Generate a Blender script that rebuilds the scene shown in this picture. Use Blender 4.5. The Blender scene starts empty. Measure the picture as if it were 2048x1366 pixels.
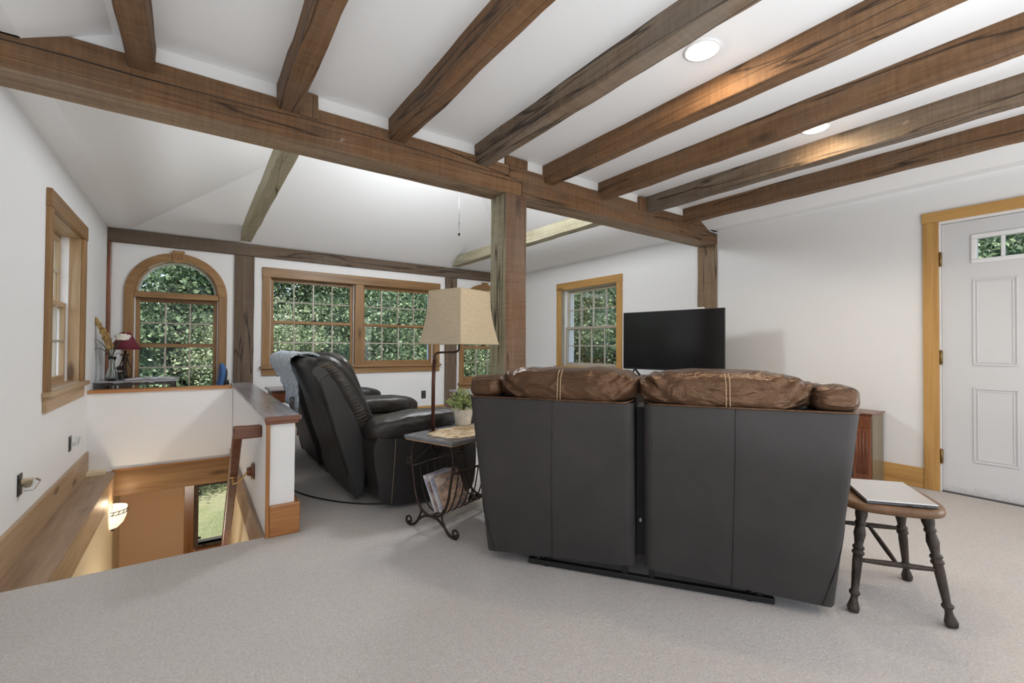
import bpy, bmesh, math, random
import numpy as np
from mathutils import Vector, Matrix, noise
random.seed(7)
C = bpy.context.scene.collection
SC = bpy.context.scene
# ------------------------------------------------------------------ camera
cam = bpy.data.objects.new('camera', bpy.data.cameras.new('camera'))
C.objects.link(cam); SC.camera = cam
cam.data.sensor_width = 36; cam.data.lens = 900.05/2048*36
cam.data.clip_start = .02; cam.data.clip_end = 200
cam.matrix_world = (Matrix.Translation((0, 0, 1.08)) @ Matrix.Rotation(-0.6155, 4, 'Z') @
                    Matrix.Rotation(math.pi/2+0.0136, 4, 'X') @ Matrix.Rotation(0.0062, 4, 'Z'))
# ------------------------------------------------------------------ world, sun, fill lights, exposure
W = bpy.data.worlds.new('world'); SC.world = W; W.use_nodes = True
wn = W.node_tree.nodes; wl = W.node_tree.links; wn.clear()
wo = wn.new('ShaderNodeOutputWorld'); wb = wn.new('ShaderNodeBackground'); ws = wn.new('ShaderNodeTexSky')
ws.sky_type = 'NISHITA'; ws.sun_disc = False; ws.sun_elevation = math.radians(48); ws.sun_rotation = math.radians(200)
wl.new(ws.outputs[0], wb.inputs[0]); wl.new(wb.outputs[0], wo.inputs[0]); wb.inputs[1].default_value = .40
SC.view_settings.view_transform = 'Standard'; SC.view_settings.look = 'None'
SC.view_settings.gamma = 1; SC.view_settings.use_curve_mapping = False
SC.view_settings.exposure = -0.04
def light(kind, name, loc, energy, color=(1, 1, 1), rot=(0, 0, 0), size=1, size_y=None, **k):
    d = bpy.data.lights.new(name, kind); d.energy = energy; d.color = color
    if kind == 'AREA':
        d.shape = 'RECTANGLE' if size_y else 'SQUARE'; d.size = size
        if size_y: d.size_y = size_y
    for a, b in k.items(): setattr(d, a, b)
    o = bpy.data.objects.new(name, d); C.objects.link(o); o.location = loc; o.rotation_euler = rot
    return o
light('SUN', 'sun', (0, 0, 10), 7.5, (1, .95, .86), (math.radians(28), math.radians(-14), math.radians(18)), angle=.01)
# added fill lights standing in for daylight at unseen windows behind the camera
light('AREA', 'rear_fill_light', (1.9, -3.3, 1.45), 8, (.86, .93, 1), (math.radians(-90), 0, math.pi), 3.4, 1.4)
light('AREA', 'rear_left_fill_light', (-.7, -1.5, 1.45), 2, (.86, .93, 1), (0, math.radians(-90), 0), 1.2, 1.6)
light('AREA', 'rear_right_fill_light', (4.6, -1.9, 1.25), 50, (.86, .93, 1), (0, math.radians(90), 0), 1.6, 1.8)
# added fill light bounced off the ceiling behind the camera
light('AREA', 'ceiling_bounce_fill', (.95, -1.15, .15), 172, (.88, .94, 1), (math.pi+.22, 0, 0), 3.8, 2.0)

# ------------------------------------------------------------------ materials
MATS = {}
def mat(name):
    m = bpy.data.materials.new(name); m.use_nodes = True
    nt = m.node_tree; MATS[name] = m
    return m, nt, nt.nodes['Principled BSDF']
def N(nt, t, **k):
    n = nt.nodes.new('ShaderNode'+t)
    for a, b in k.items(): setattr(n, a, b)
    return n
def ramp(nt, fac, cols):
    r = N(nt, 'ValToRGB'); e = r.color_ramp.elements
    while len(e) < len(cols): e.new(.5)
    for i, (p, c) in enumerate(cols):
        e[i].position = p; e[i].color = (*c, 1)
    nt.links.new(fac, r.inputs[0]); return r.outputs[0]
def mixc(nt, fac, a, b, mode='MIX'):
    x = N(nt, 'Mix', data_type='RGBA', blend_type=mode)
    if isinstance(fac, float): x.inputs[0].default_value = fac
    else: nt.links.new(fac, x.inputs[0])
    for i, v in ((6, a), (7, b)):
        if isinstance(v, tuple): x.inputs[i].default_value = (*v, 1)
        else: nt.links.new(v, x.inputs[i])
    return x.outputs[2]
def mth(nt, op, a, b=0., c=None):
    x = N(nt, 'Math', operation=op)
    for i, v in enumerate((a, b) if c is None else (a, b, c)):
        if isinstance(v, (int, float)): x.inputs[i].default_value = v
        else: nt.links.new(v, x.inputs[i])
    return x.outputs[0]
def bump(nt, p, h, strength=.3, dist=.01, chain=None):
    b = N(nt, 'Bump'); b.inputs['Strength'].default_value = strength; b.inputs['Distance'].default_value = dist
    nt.links.new(h, b.inputs['Height'])
    if chain is not None: nt.links.new(chain, b.inputs['Normal'])
    nt.links.new(b.outputs[0], p.inputs['Normal']); return b.outputs[0]
def noisen(nt, vec, scale, detail=4, rough=.55, dist=0):
    n = N(nt, 'TexNoise'); n.inputs['Scale'].default_value = scale; n.inputs['Detail'].default_value = detail
    n.inputs['Roughness'].default_value = rough; n.inputs['Distortion'].default_value = dist
    if vec is not None: nt.links.new(vec, n.inputs['Vector'])
    return n.outputs[0]
def objcoord(nt, scale=(1, 1, 1), rnd=True):
    tc = N(nt, 'TexCoord'); v = tc.outputs['Object']
    if rnd:
        oi = N(nt, 'ObjectInfo'); a = N(nt, 'VectorMath', operation='ADD')
        mm = mth(nt, 'MULTIPLY', oi.outputs['Random'], 37.0)
        nt.links.new(v, a.inputs[0]); nt.links.new(mm, a.inputs[1]); v = a.outputs[0]
    mp = N(nt, 'Mapping'); mp.inputs['Scale'].default_value = scale
    nt.links.new(v, mp.inputs[0]); return mp.outputs[0]
def plain(name, col, rough=.5, metal=0., spec=.5, bumps=None, var=0.):
    m, nt, p = mat(name)
    p.inputs['Base Color'].default_value = (*col, 1); p.inputs['Roughness'].default_value = rough
    p.inputs['Metallic'].default_value = metal; p.inputs['Specular IOR Level'].default_value = spec
    v = objcoord(nt, rnd=False)
    sc, st = bumps or (60, .05)
    n = noisen(nt, v, sc)
    if var:
        lo = tuple(c*(1-var) for c in col); hi = tuple(min(1, c*(1+var)) for c in col)
        nt.links.new(ramp(nt, noisen(nt, v, sc*.2, 5), [(.3, lo), (.7, hi)]), p.inputs['Base Color'])
    bump(nt, p, n, st, .002)
    return m
def wood(name, dark, mid, light_, axis=0, rough=.55, knots=.6, rustic=0., spec=.4, fine=.35):
    """grain runs along the given axis"""
    m, nt, p = mat(name)
    s = [9, 9, 9]; s[axis] = .55
    v = objcoord(nt, tuple(s))
    w = noisen(nt, v, 1.3, 7, .6, 1.2)
    s2 = [90, 90, 90]; s2[axis] = 2.5
    f = noisen(nt, objcoord(nt, tuple(s2)), 1.0, 5, .7)
    base = ramp(nt, w, [(.25, dark), (.5, mid), (.74, light_)])
    col = mixc(nt, fine, base, ramp(nt, f, [(.3, tuple(c*.45 for c in mid)), (.65, light_)]), 'MIX')
    if knots:
        s3 = [5, 5, 5]; s3[axis] = 1.5
        vo = N(nt, 'TexVoronoi'); vo.inputs['Scale'].default_value = 1.0
        nt.links.new(objcoord(nt, tuple(s3)), vo.inputs['Vector'])
        k = ramp(nt, vo.outputs['Distance'], [(.07, (1, 1, 1)), (.17, (0, 0, 0))])
        kk = mth(nt, 'MULTIPLY', k, knots)
        col = mixc(nt, kk, col, tuple(c*.3 for c in dark))
    if rustic:
        s6 = [6, 6, 6]; s6[axis] = .32
        cr = mth(nt, 'ABSOLUTE', mth(nt, 'SUBTRACT', noisen(nt, objcoord(nt, tuple(s6)), 1.0, 3, .5, .3), .5))
        crk = ramp(nt, cr, [(.0, (1, 1, 1)), (.013, (0, 0, 0))])
        s7 = [5, 5, 5]; s7[axis] = 55
        saw = noisen(nt, objcoord(nt, tuple(s7)), 1, 4, .6)
        col = mixc(nt, .17, col, ramp(nt, saw, [(.38, tuple(c*.5 for c in mid)), (.62, light_)]))
        s8 = [7, 7, 7]; s8[axis] = 3.5
        fl = ramp(nt, noisen(nt, objcoord(nt, tuple(s8)), 2.2, 4, .6), [(.70, (0, 0, 0)), (.76, (1, 1, 1))])
        col = mixc(nt, mth(nt, 'MULTIPLY', fl, .5), col, (.50, .44, .37))
        # saw marks across the grain and paler, greyer weathered patches
        s4 = [1.5, 1.5, 1.5]; s4[axis] = 1.2
        pa = noisen(nt, objcoord(nt, tuple(s4)), 1.6, 6, .65)
        g = sum(light_)/3
        col = mixc(nt, mth(nt, 'MULTIPLY', ramp(nt, pa, [(.45, (0, 0, 0)), (.7, (1, 1, 1))]), rustic), col, (g*1.0, g*.93, g*.82))
    if rustic: col = mixc(nt, mth(nt, 'MULTIPLY', crk, .85), col, tuple(c*.12 for c in dark))
    oi = N(nt, 'ObjectInfo'); r = N(nt, 'MapRange'); r.inputs[3].default_value = .86; r.inputs[4].default_value = 1.12
    nt.links.new(oi.outputs['Random'], r.inputs[0])
    hs = N(nt, 'HueSaturation'); nt.links.new(r.outputs[0], hs.inputs['Value']); nt.links.new(col, hs.inputs['Color'])
    nt.links.new(hs.outputs[0], p.inputs['Base Color'])
    p.inputs['Roughness'].default_value = rough; p.inputs['Specular IOR Level'].default_value = spec
    b = bump(nt, p, f, .25 if not rustic else .5, .003)
    if rustic:
        s5 = [4, 4, 4]; s5[axis] = 60
        b = bump(nt, p, noisen(nt, objcoord(nt, tuple(s5)), 1, 3), .35, .004, b)
        b = bump(nt, p, w, .6, .012, b)
    return m
def fam(name, *a, **k): return [wood(name+'_'+'xyz'[i], *a, axis=i, **k) for i in range(3)]
BEAM = fam('reclaimed_beam', (.045, .021, .009), (.155, .078, .034), (.29, .16, .076), knots=.75, rustic=.28, rough=.7)
BEAMG = fam('greyed_reclaimed_beam', (.045, .027, .016), (.145, .093, .056), (.27, .20, .14), knots=.75, rustic=.5, rough=.7)
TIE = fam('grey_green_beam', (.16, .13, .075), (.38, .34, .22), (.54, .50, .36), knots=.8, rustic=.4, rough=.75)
PLATE = fam('dark_plate', (.065, .038, .022), (.135, .088, .056), (.21, .15, .105), knots=.5, rustic=.4, rough=.75)
CPOST = fam('red_brown_post', (.075, .036, .018), (.175, .095, .055), (.29, .18, .115), knots=.85, rustic=.35, rough=.7)
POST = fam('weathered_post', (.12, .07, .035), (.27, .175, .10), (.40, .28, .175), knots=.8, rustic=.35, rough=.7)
TRIM = fam('honey_trim', (.15, .072, .024), (.29, .155, .060), (.42, .25, .110), knots=.7, rough=.38, fine=.2)
YTRIM = fam('yellow_pine_trim', (.33, .17, .05), (.50, .28, .09), (.62, .38, .14), knots=.6, rough=.4, fine=.15)
PALE = fam('pale_pine', (.30, .18, .09), (.46, .31, .175), (.60, .44, .28), knots=.85, rough=.42, fine=.2)
SHELF = fam('varnished_shelf', (.17, .10, .055), (.31, .20, .125), (.42, .29, .19), knots=.3, rough=.42, fine=.3)
RED = fam('red_brown_wood', (.07, .018, .008), (.16, .05, .022), (.27, .10, .045), knots=.3, rough=.25, spec=.6)
OLIVE = fam('olive_brown_side', (.15, .11, .06), (.23, .18, .11), (.30, .24, .16), knots=.2, rough=.35)
CAP = fam('orange_cap', (.24, .085, .022), (.42, .17, .05), (.55, .26, .09), knots=.6, rough=.2, spec=.7)
GREYED = fam('grey_top_and_sheen', (.22, .20, .21), (.33, .31, .33), (.44, .42, .45), knots=.2, rough=.2, spec=.8)  # grey tops; on the stair cap the reflected light is put into this colour
DARKW = fam('espresso_wood', (.012, .009, .008), (.03, .022, .018), (.05, .04, .035), knots=0, rough=.3, spec=.6)
STOOLW = fam('worn_stool_wood', (.012, .008, .006), (.034, .022, .016), (.075, .050, .036), knots=0, rough=.5, rustic=.2)
SEATW = fam('stool_seat_wood', (.05, .024, .012), (.15, .078, .038), (.26, .14, .07), knots=.4, rough=.35)

M = {}
M['wall'] = plain('white_wall_paint', (.83, .83, .83), .75, bumps=(140, .06))
M['ceil'] = plain('white_ceiling_paint', (.86, .86, .86), .85, bumps=(90, .08))
M['tan'] = plain('tan_lower_wall_paint', (.80, .53, .31), .7, bumps=(140, .06))
M['beige'] = plain('beige_lower_wall_paint', (.74, .62, .42), .7, bumps=(140, .06))
M['white'] = plain('white_enamel', (.80, .80, .81), .35, bumps=(30, .03))
M['vinyl'] = plain('white_vinyl', (.85, .86, .9), .4)
M['black'] = plain('black_plastic', (.012, .012, .013), .35)
M['iron'] = plain('bronze_iron', (.045, .03, .025), .4, .7, bumps=(200, .2), var=.3)
M['brass'] = plain('brass', (.65, .42, .16), .3, 1.)
M['oldbrass'] = plain('aged_brass', (.30, .20, .09), .4, .9)
M['silver'] = plain('silver_aluminium', (.62, .62, .63), .32, .55)
M['darkgrey'] = plain('dark_grey_plastic', (.08, .08, .085), .4)
M['railmetal'] = plain('black_steel', (.015, .014, .014), .5, .3)
M['paper'] = plain('paper', (.72, .72, .76), .7, var=.15, bumps=(30, .2))
M['maroon'] = plain('maroon_shade_fabric', (.16, .018, .035), .8, bumps=(300, .2))
M['bluefab'] = plain('blue_chair_fabric', (.055, .14, .33), .85, bumps=(300, .3))
M['slate'] = plain('slate_table_top', (.16, .165, .18), .18, bumps=(25, .2), var=.3)
M['linenw'] = plain('white_petals', (.86, .84, .76), .6)
M['darkleaf'] = plain('dark_leaf', (.025, .05, .02), .4, var=.4)
M['plume'] = plain('pampas_plume', (.55, .38, .17), .9, bumps=(200, .4), var=.2)
M['stitch'] = plain('tan_stitching', (.42, .30, .18), .6)
M['polemetal'] = plain('red_bronze_pole', (.10, .040, .030), .35, .6)
M['stem'] = plain('stem_green', (.10, .17, .05), .5)

def carpet():
    m, nt, p = mat('grey_beige_carpet')
    v = objcoord(nt, rnd=False)
    a = noisen(nt, v, 115, 4, .8); b = noisen(nt, v, 1.6, 4, .6, .6); c = noisen(nt, v, 38, 4, .7)
    col = ramp(nt, a, [(.32, (.42, .385, .36)), (.5, (.56, .525, .50)), (.68, (.68, .65, .625))])
    col = mixc(nt, mth(nt, 'MULTIPLY', ramp(nt, b, [(.42, (0, 0, 0)), (.58, (1, 1, 1))]), .12), col, (.38, .35, .33))
    col = mixc(nt, .15, col, ramp(nt, c, [(.35, (.38, .35, .33)), (.65, (.68, .65, .63))]))
    nt.links.new(col, p.inputs['Base Color']); p.inputs['Roughness'].default_value = .95
    p.inputs['Specular IOR Level'].default_value = .1
    p.inputs['Sheen Weight'].default_value = .15
    x = bump(nt, p, c, .6, .012); bump(nt, p, a, .8, .006, x)
    return m
M['carpet'] = carpet()
def leather(name, c1, c2, rough, wr=.5, wscale=(3, 9, 3), graint=.25, wdist=.03):
    m, nt, p = mat(name)
    v = objcoord(nt, rnd=False)
    n = noisen(nt, objcoord(nt, wscale, False), 2.2, 3, .5, .8); vo = N(nt, 'TexVoronoi'); vo.inputs['Scale'].default_value = 260
    nt.links.new(v, vo.inputs['Vector'])
    nt.links.new(ramp(nt, noisen(nt, v, 5, 5, .6), [(.3, c1), (.7, c2)]), p.inputs['Base Color'])
    p.inputs['Roughness'].default_value = rough; p.inputs['Specular IOR Level'].default_value = .5
    if 'brown' in name: p.inputs['Specular Tint'].default_value = (1, .62, .40, 1); p.inputs['Specular IOR Level'].default_value = .8
    x = bump(nt, p, n, wr, wdist); bump(nt, p, vo.outputs['Distance'], graint, .003, x)
    return m
M['lbrown'] = leather('brown_glossy_leather', (.032, .017, .010), (.075, .040, .024), .30, 1., (3, 6, 6))
M['lback'] = leather('charcoal_back_vinyl', (.026, .023, .023), (.036, .032, .031), .62, .12, (1, 1, 1), .1)
M['lblack'] = leather('black_leather', (.012, .010, .009), (.026, .021, .018), .32, .45, (3, 4, 4))
M['lrear'] = leather('black_smooth_leather', (.012, .010, .010), (.018, .016, .015), .36, .10, (1, 1, 1), .15)
M['lside'] = leather('black_matte_vinyl', (.014, .012, .011), (.024, .021, .020), .48, .12, (1, 1, 1), .1)

def screen():
    m, nt, p = mat('dark_screen'); p.inputs['Base Color'].default_value = (.008, .008, .009, 1)
    p.inputs['Roughness'].default_value = .16; p.inputs['Specular IOR Level'].default_value = .45
    v = objcoord(nt, rnd=False); bump(nt, p, noisen(nt, v, 2), .01, .001); return m
M['screen'] = screen()
def glass():
    m = bpy.data.materials.new('window_glass'); m.use_nodes = True; nt = m.node_tree; nt.nodes.clear()
    o = N(nt, 'OutputMaterial'); t = N(nt, 'BsdfTransparent'); g = N(nt, 'BsdfGlossy'); mx = N(nt, 'MixShader'); f = N(nt, 'Fresnel')
    g.inputs['Roughness'].default_value = .02; f.inputs[0].default_value = 1.45
    t.inputs[0].default_value = (.97, .985, .98, 1)
    ff = mth(nt, 'MULTIPLY', f.outputs[0], .3)
    nt.links.new(ff, mx.inputs[0]); nt.links.new(t.outputs[0], mx.inputs[1]); nt.links.new(g.outputs[0], mx.inputs[2])
    nt.links.new(mx.outputs[0], o.inputs[0]); return m
M['glass'] = glass()
def clearg(name, col=(.9, .95, .95), rough=.03):
    m, nt, p = mat(name); p.inputs['Base Color'].default_value = (*col, 1)
    p.inputs['Transmission Weight'].default_value = 1; p.inputs['Roughness'].default_value = rough; p.inputs['IOR'].default_value = 1.45
    return m
M['vase'] = clearg('vase_glass')
def emis(name, col, s):
    m, nt, p = mat(name); p.inputs['Base Color'].default_value = (*col, 1)
    p.inputs['Emission Color'].default_value = (*col, 1); p.inputs['Emission Strength'].default_value = s; return m
M['lamp'] = emis('recessed_lamp_diffuser', (1, .77, .50), 150)
M['globe'] = emis('fan_light_globe', (1, .93, .84), 7)
M['sconce'] = emis('alabaster_glass', (1, .80, .60), 1.0)
def linen():
    m, nt, p = mat('linen_shade')
    v = objcoord(nt, (1, 1, 1), False)
    a = noisen(nt, objcoord(nt, (300, 300, 25), False), 1, 2); b = noisen(nt, objcoord(nt, (25, 25, 300), False), 1, 2)
    col = ramp(nt, mth(nt, 'ADD', mth(nt, 'MULTIPLY', a, .5), mth(nt, 'MULTIPLY', b, .5)), [(.35, (.62, .52, .37)), (.65, (.76, .67, .51))])
    nt.links.new(col, p.inputs['Base Color']); p.inputs['Roughness'].default_value = .9
    bump(nt, p, a, .3, .002)
    tr = N(nt, 'BsdfTranslucent'); nt.links.new(col, tr.inputs[0]); mx = N(nt, 'MixShader'); mx.inputs[0].default_value = .35
    out = [n for n in nt.nodes if n.type == 'OUTPUT_MATERIAL'][0]
    nt.links.new(p.outputs[0], mx.inputs[1]); nt.links.new(tr.outputs[0], mx.inputs[2]); nt.links.new(mx.outputs[0], out.inputs[0])
    return m
M['linen'] = linen()
def knit():
    m, nt, p = mat('pale_blue_knit')
    v = objcoord(nt, (1, 1, 1), False)
    w = N(nt, 'TexWave', wave_type='BANDS', bands_direction='Y'); w.inputs['Scale'].default_value = 7; w.inputs['Distortion'].default_value = 9
    w.inputs['Detail'].default_value = 1; w.inputs['Detail Scale'].default_value = 2.2
    nt.links.new(v, w.inputs[0]); vo = N(nt, 'TexVoronoi'); vo.inputs['Scale'].default_value = 85; nt.links.new(v, vo.inputs[0])
    h = mth(nt, 'ADD', mth(nt, 'MULTIPLY', w.outputs['Fac'], .6), mth(nt, 'MULTIPLY', vo.outputs['Distance'], .9))
    nt.links.new(ramp(nt, h, [(.15, (.30, .38, .47)), (.7, (.66, .73, .80))]), p.inputs['Base Color'])
    p.inputs['Roughness'].default_value = .95; bump(nt, p, h, 1., .012); return m
M['knit'] = knit()
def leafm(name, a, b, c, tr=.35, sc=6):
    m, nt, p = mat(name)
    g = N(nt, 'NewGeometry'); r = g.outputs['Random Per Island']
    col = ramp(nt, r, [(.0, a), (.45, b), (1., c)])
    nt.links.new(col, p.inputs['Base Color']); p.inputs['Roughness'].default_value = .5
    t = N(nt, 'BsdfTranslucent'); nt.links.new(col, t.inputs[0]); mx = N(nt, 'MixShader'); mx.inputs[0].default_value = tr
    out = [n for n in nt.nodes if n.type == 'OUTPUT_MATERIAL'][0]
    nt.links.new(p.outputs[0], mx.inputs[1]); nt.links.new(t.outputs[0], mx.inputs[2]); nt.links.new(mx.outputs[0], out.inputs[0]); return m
M['leaf'] = leafm('tree_leaves', (.045, .08, .045), (.17, .24, .12), (.60, .64, .40))
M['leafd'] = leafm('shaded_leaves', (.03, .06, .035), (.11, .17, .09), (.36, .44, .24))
M['herb'] = leafm('herb_leaves', (.14, .21, .07), (.38, .46, .16), (.66, .70, .38), .25)
M['bark'] = plain('bark', (.14, .11, .09), .9, bumps=(12, .6), var=.3)
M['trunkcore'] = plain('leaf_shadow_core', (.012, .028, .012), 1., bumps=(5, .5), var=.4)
def grassm():
    m, nt, p = mat('lawn')
    v = objcoord(nt, rnd=False)
    a = noisen(nt, v, .8, 6, .6); b = noisen(nt, v, 26, 5, .8)
    c = ramp(nt, a, [(.38, (.22, .27, .09)), (.5, (.38, .39, .17)), (.62, (.54, .50, .31))])
    nt.links.new(mixc(nt, .55, c, ramp(nt, b, [(.35, (.10, .13, .04)), (.65, (.62, .60, .36))])), p.inputs['Base Color'])
    p.inputs['Roughness'].default_value = .95; bump(nt, p, b, 1., .05); return m
M['grass'] = grassm()
def doily():
    m, nt, p = mat('lace_doily'); v = objcoord(nt, rnd=False)
    nt.links.new(ramp(nt, noisen(nt, v, 22, 6, .7, 1), [(.38, (.30, .19, .10)), (.5, (.58, .45, .30)), (.64, (.72, .62, .46))]), p.inputs['Base Color'])
    p.inputs['Roughness'].default_value = .9; bump(nt, p, noisen(nt, v, 150), .5, .003); return m
M['doily'] = doily()
M['pot'] = plain('whitewashed_pot', (.60, .56, .49), .85, bumps=(40, .6), var=.3)
def coverm(name, c1, c2, c3, s=9):
    m, nt, p = mat(name); v = objcoord(nt, (1, 1, 3), False)
    nt.links.new(ramp(nt, noisen(nt, v, s, 4, .6, .6), [(.34, c1), (.5, c2), (.64, c3)]), p.inputs['Base Color'])
    p.inputs['Roughness'].default_value = .25; return m
M['mag1'] = coverm('sunset_photo_cover', (.16, .19, .22), (.50, .33, .23), (.66, .55, .48))
M['mag2'] = coverm('dark_photo_cover', (.10, .07, .06), (.30, .20, .17), (.55, .50, .5), 6)
M['mag3'] = coverm('lilac_photo_cover', (.30, .30, .42), (.55, .55, .62), (.75, .72, .70), 5)
def alab():
    m = MATS['alabaster_glass']; nt = m.node_tree; p = nt.nodes['Principled BSDF']
    v = objcoord(nt, rnd=False)
    nt.links.new(ramp(nt, noisen(nt, v, 9, 5, .6, 1), [(.35, (.95, .68, .42)), (.65, (1, .88, .72))]), p.inputs['Emission Color'])
alab()

# ------------------------------------------------------------------ mesh builder
class MB:
    def __init__(s): s.v = []; s.f = []; s.sm = []
    def add(s, vs, fs, smooth=False):
        b = len(s.v); s.v += [tuple(x) for x in vs]; s.f += [tuple(i+b for i in f) for f in fs]; s.sm += [smooth]*len(fs); return s
    def hexa(s, p):  # 8 points: 4 lower ring, 4 upper ring
        return s.add(p, [(3, 2, 1, 0), (4, 5, 6, 7), (0, 1, 5, 4), (1, 2, 6, 5), (2, 3, 7, 6), (3, 0, 4, 7)])
    def box(s, x0, x1, y0, y1, z0, z1):
        return s.hexa([(x0, y0, z0), (x1, y0, z0), (x1, y1, z0), (x0, y1, z0), (x0, y0, z1), (x1, y0, z1), (x1, y1, z1), (x0, y1, z1)])
    def obox(s, c, size, R):
        p = []
        for z in (-.5, .5):
            for x, y in ((-.5, -.5), (.5, -.5), (.5, .5), (-.5, .5)):
                p.append(Vector(c)+R @ Vector((x*size[0], y*size[1], z*size[2])))
        return s.hexa(p)
    def prism(s, pts, d):   # planar polygon of 3D points, extruded by vector d
        n = len(pts); d = Vector(d)
        a = [Vector(p) for p in pts]; b = [p+d for p in a]
        return s.add(a+b, [tuple(range(n))[::-1], tuple(range(n, 2*n))]+[(i, (i+1) % n, n+(i+1) % n, n+i) for i in range(n)])
    def tube(s, path, r, seg=8, closed=False, flat=None):
        P = [Vector(p) for p in path]; n = len(P); rings = []
        up = None
        for i in range(n):
            if closed: t = P[(i+1) % n]-P[i-1]
            else: t = P[min(i+1, n-1)]-P[max(i-1, 0)]
            t.normalize()
            if up is None:
                up = Vector((0, 0, 1)) if abs(t.z) < .9 else Vector((1, 0, 0))
            a = t.cross(up)
            if a.length < 1e-5: a = t.cross(Vector((0, 1, 0)))
            a.normalize(); b = a.cross(t); up = b
            rr = r[i] if hasattr(r, '__len__') else r
            rings.append([P[i]+(a*math.cos(k*2*math.pi/seg)+b*math.sin(k*2*math.pi/seg)*(flat or 1))*rr for k in range(seg)])
        vs = [v for q in rings for v in q]; fs = []
        m = n if closed else n-1
        for i in range(m):
            for k in range(seg):
                j = (i+1) % n
                fs.append((i*seg+k, i*seg+(k+1) % seg, j*seg+(k+1) % seg, j*seg+k))
        if not closed: fs += [tuple(range(seg))[::-1], tuple(range((n-1)*seg, n*seg))]
        return s.add(vs, fs, True)
    def lathe(s, prof, o=(0, 0, 0), seg=24, ang=2*math.pi, a0=0, R=None):
        full = abs(ang-2*math.pi) < 1e-6; m = seg if full else seg+1
        vs = []
        for r, z in prof:
            for k in range(m):
                t = a0+ang*k/seg; p = Vector((r*math.cos(t), r*math.sin(t), z))
                if R is not None: p = R @ p
                vs.append(p+Vector(o))
        fs = []
        for i in range(len(prof)-1):
            for k in range(seg):
                kk = (k+1) % m
                fs.append((i*m+k, i*m+kk, (i+1)*m+kk, (i+1)*m+k))
        if full:
            fs += [tuple(range(m))[::-1], tuple(range((len(prof)-1)*m, len(prof)*m))]
        return s.add(vs, fs, True)
    def grid(s, fn, nu, nv, smooth=True):
        vs = [fn(i/(nu-1), j/(nv-1)) for i in range(nu) for j in range(nv)]
        return s.add(vs, [(i*nv+j, (i+1)*nv+j, (i+1)*nv+j+1, i*nv+j+1) for i in range(nu-1) for j in range(nv-1)], smooth)
    def soft(s, c, h, e=.45, n=14, wr=0., ws=6., R=None, fn=None):
        """soft cushion: super-ellipsoid of half sizes h"""
        bm = bmesh.new(); bmesh.ops.create_cube(bm, size=2)
        bmesh.ops.subdivide_edges(bm, edges=bm.edges[:], cuts=n, use_grid_fill=True)
        vs = []
        for v in bm.verts:
            p = v.co.normalized()
            q = Vector([math.copysign(abs(a)**e, a) for a in p])
            q = Vector((q.x*h[0], q.y*h[1], q.z*h[2]))
            if wr:
                d = noise.noise(Vector((q.x*ws, q.y*ws*1.5, q.z*ws))+Vector(c)*3)*wr+noise.noise(q*ws*2.7+Vector(c))*wr*.4
                q += p*d
            if fn: q = fn(q)
            if R is not None: q = R @ q
            vs.append(q+Vector(c))
        bm.verts.index_update()
        s.add(vs, [tuple(v.index for v in f.verts) for f in bm.faces], True); bm.free(); return s
    def build(s, name, m, parent=None, bevel=0., seg=1, solid=0., local=False, rough=0.):
        me = bpy.data.meshes.new(name)
        vs = s.v
        if parent is not None and not local:
            inv = parent.matrix_world.inverted() if parent.parent is None else (parent.parent.matrix_world @ parent.matrix_basis).inverted()
            vs = [inv @ Vector(v) for v in vs]
        me.from_pydata([tuple(v) for v in vs], [], s.f); me.update()
        me.polygons.foreach_set('use_smooth', s.sm)
        bm = bmesh.new(); bm.from_mesh(me)
        bmesh.ops.recalc_face_normals(bm, faces=bm.faces[:])
        if rough:   # hewn timber: cut the long edges up and shake them a little
            ax = max(range(3), key=lambda a: max(v[a] for v in vs)-min(v[a] for v in vs))
            L = max(v[ax] for v in vs)-min(v[ax] for v in vs)
            es = [e for e in bm.edges if abs((e.verts[0].co-e.verts[1].co)[ax]) > L*.6]
            if es: bmesh.ops.subdivide_edges(bm, edges=es, cuts=max(4, int(L/.12)), use_grid_fill=True)
            off = Vector((len(bpy.data.objects)*3.3, 0, 0))
            for v in bm.verts:
                d = Vector((noise.noise(v.co*3+off), noise.noise(v.co*3+off*2), noise.noise(v.co*3+off*3)))*rough
                d += Vector((noise.noise(v.co*11+off), noise.noise(v.co*11+off*2), noise.noise(v.co*11+off*3)))*rough*.5
                d[ax] = 0; v.co += d
        bm.to_mesh(me); bm.free()
        me.materials.append(m)
        o = bpy.data.objects.new(name, me); C.objects.link(o)
        if parent is not None: o.parent = parent
        if bevel:
            b = o.modifiers.new('bevel', 'BEVEL'); b.width = bevel; b.segments = seg+1; b.limit_method = 'ANGLE'; b.angle_limit = .7
        if solid:
            b = o.modifiers.new('solid', 'SOLIDIFY'); b.thickness = solid; b.offset = 0
        return o
def tag(o, label=None, cat=None, group=None, kind=None):
    if label: o['label'] = label
    if cat: o['category'] = cat
    if group: o['group'] = group
    if kind: o['kind'] = kind
    return o
def thing(name, label, cat, loc=(0, 0, 0), rz=0, group=None, kind=None):
    o = bpy.data.objects.new(name, None); C.objects.link(o); o.empty_display_size = .05
    o.location = loc; o.rotation_euler = (0, 0, rz)
    o.matrix_world = Matrix.Translation(loc) @ Matrix.Rotation(rz, 4, 'Z')
    return tag(o, label, cat, group, kind)
def struct(o, label, cat=None): return tag(o, label, cat, None, 'structure')
def copy_tree(o, parent=None):
    c = o.copy(); C.objects.link(c)
    if parent is not None: c.parent = parent
    for ch in [x for x in list(C.objects) if x.parent == o]: copy_tree(ch, c)
    return c
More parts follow.
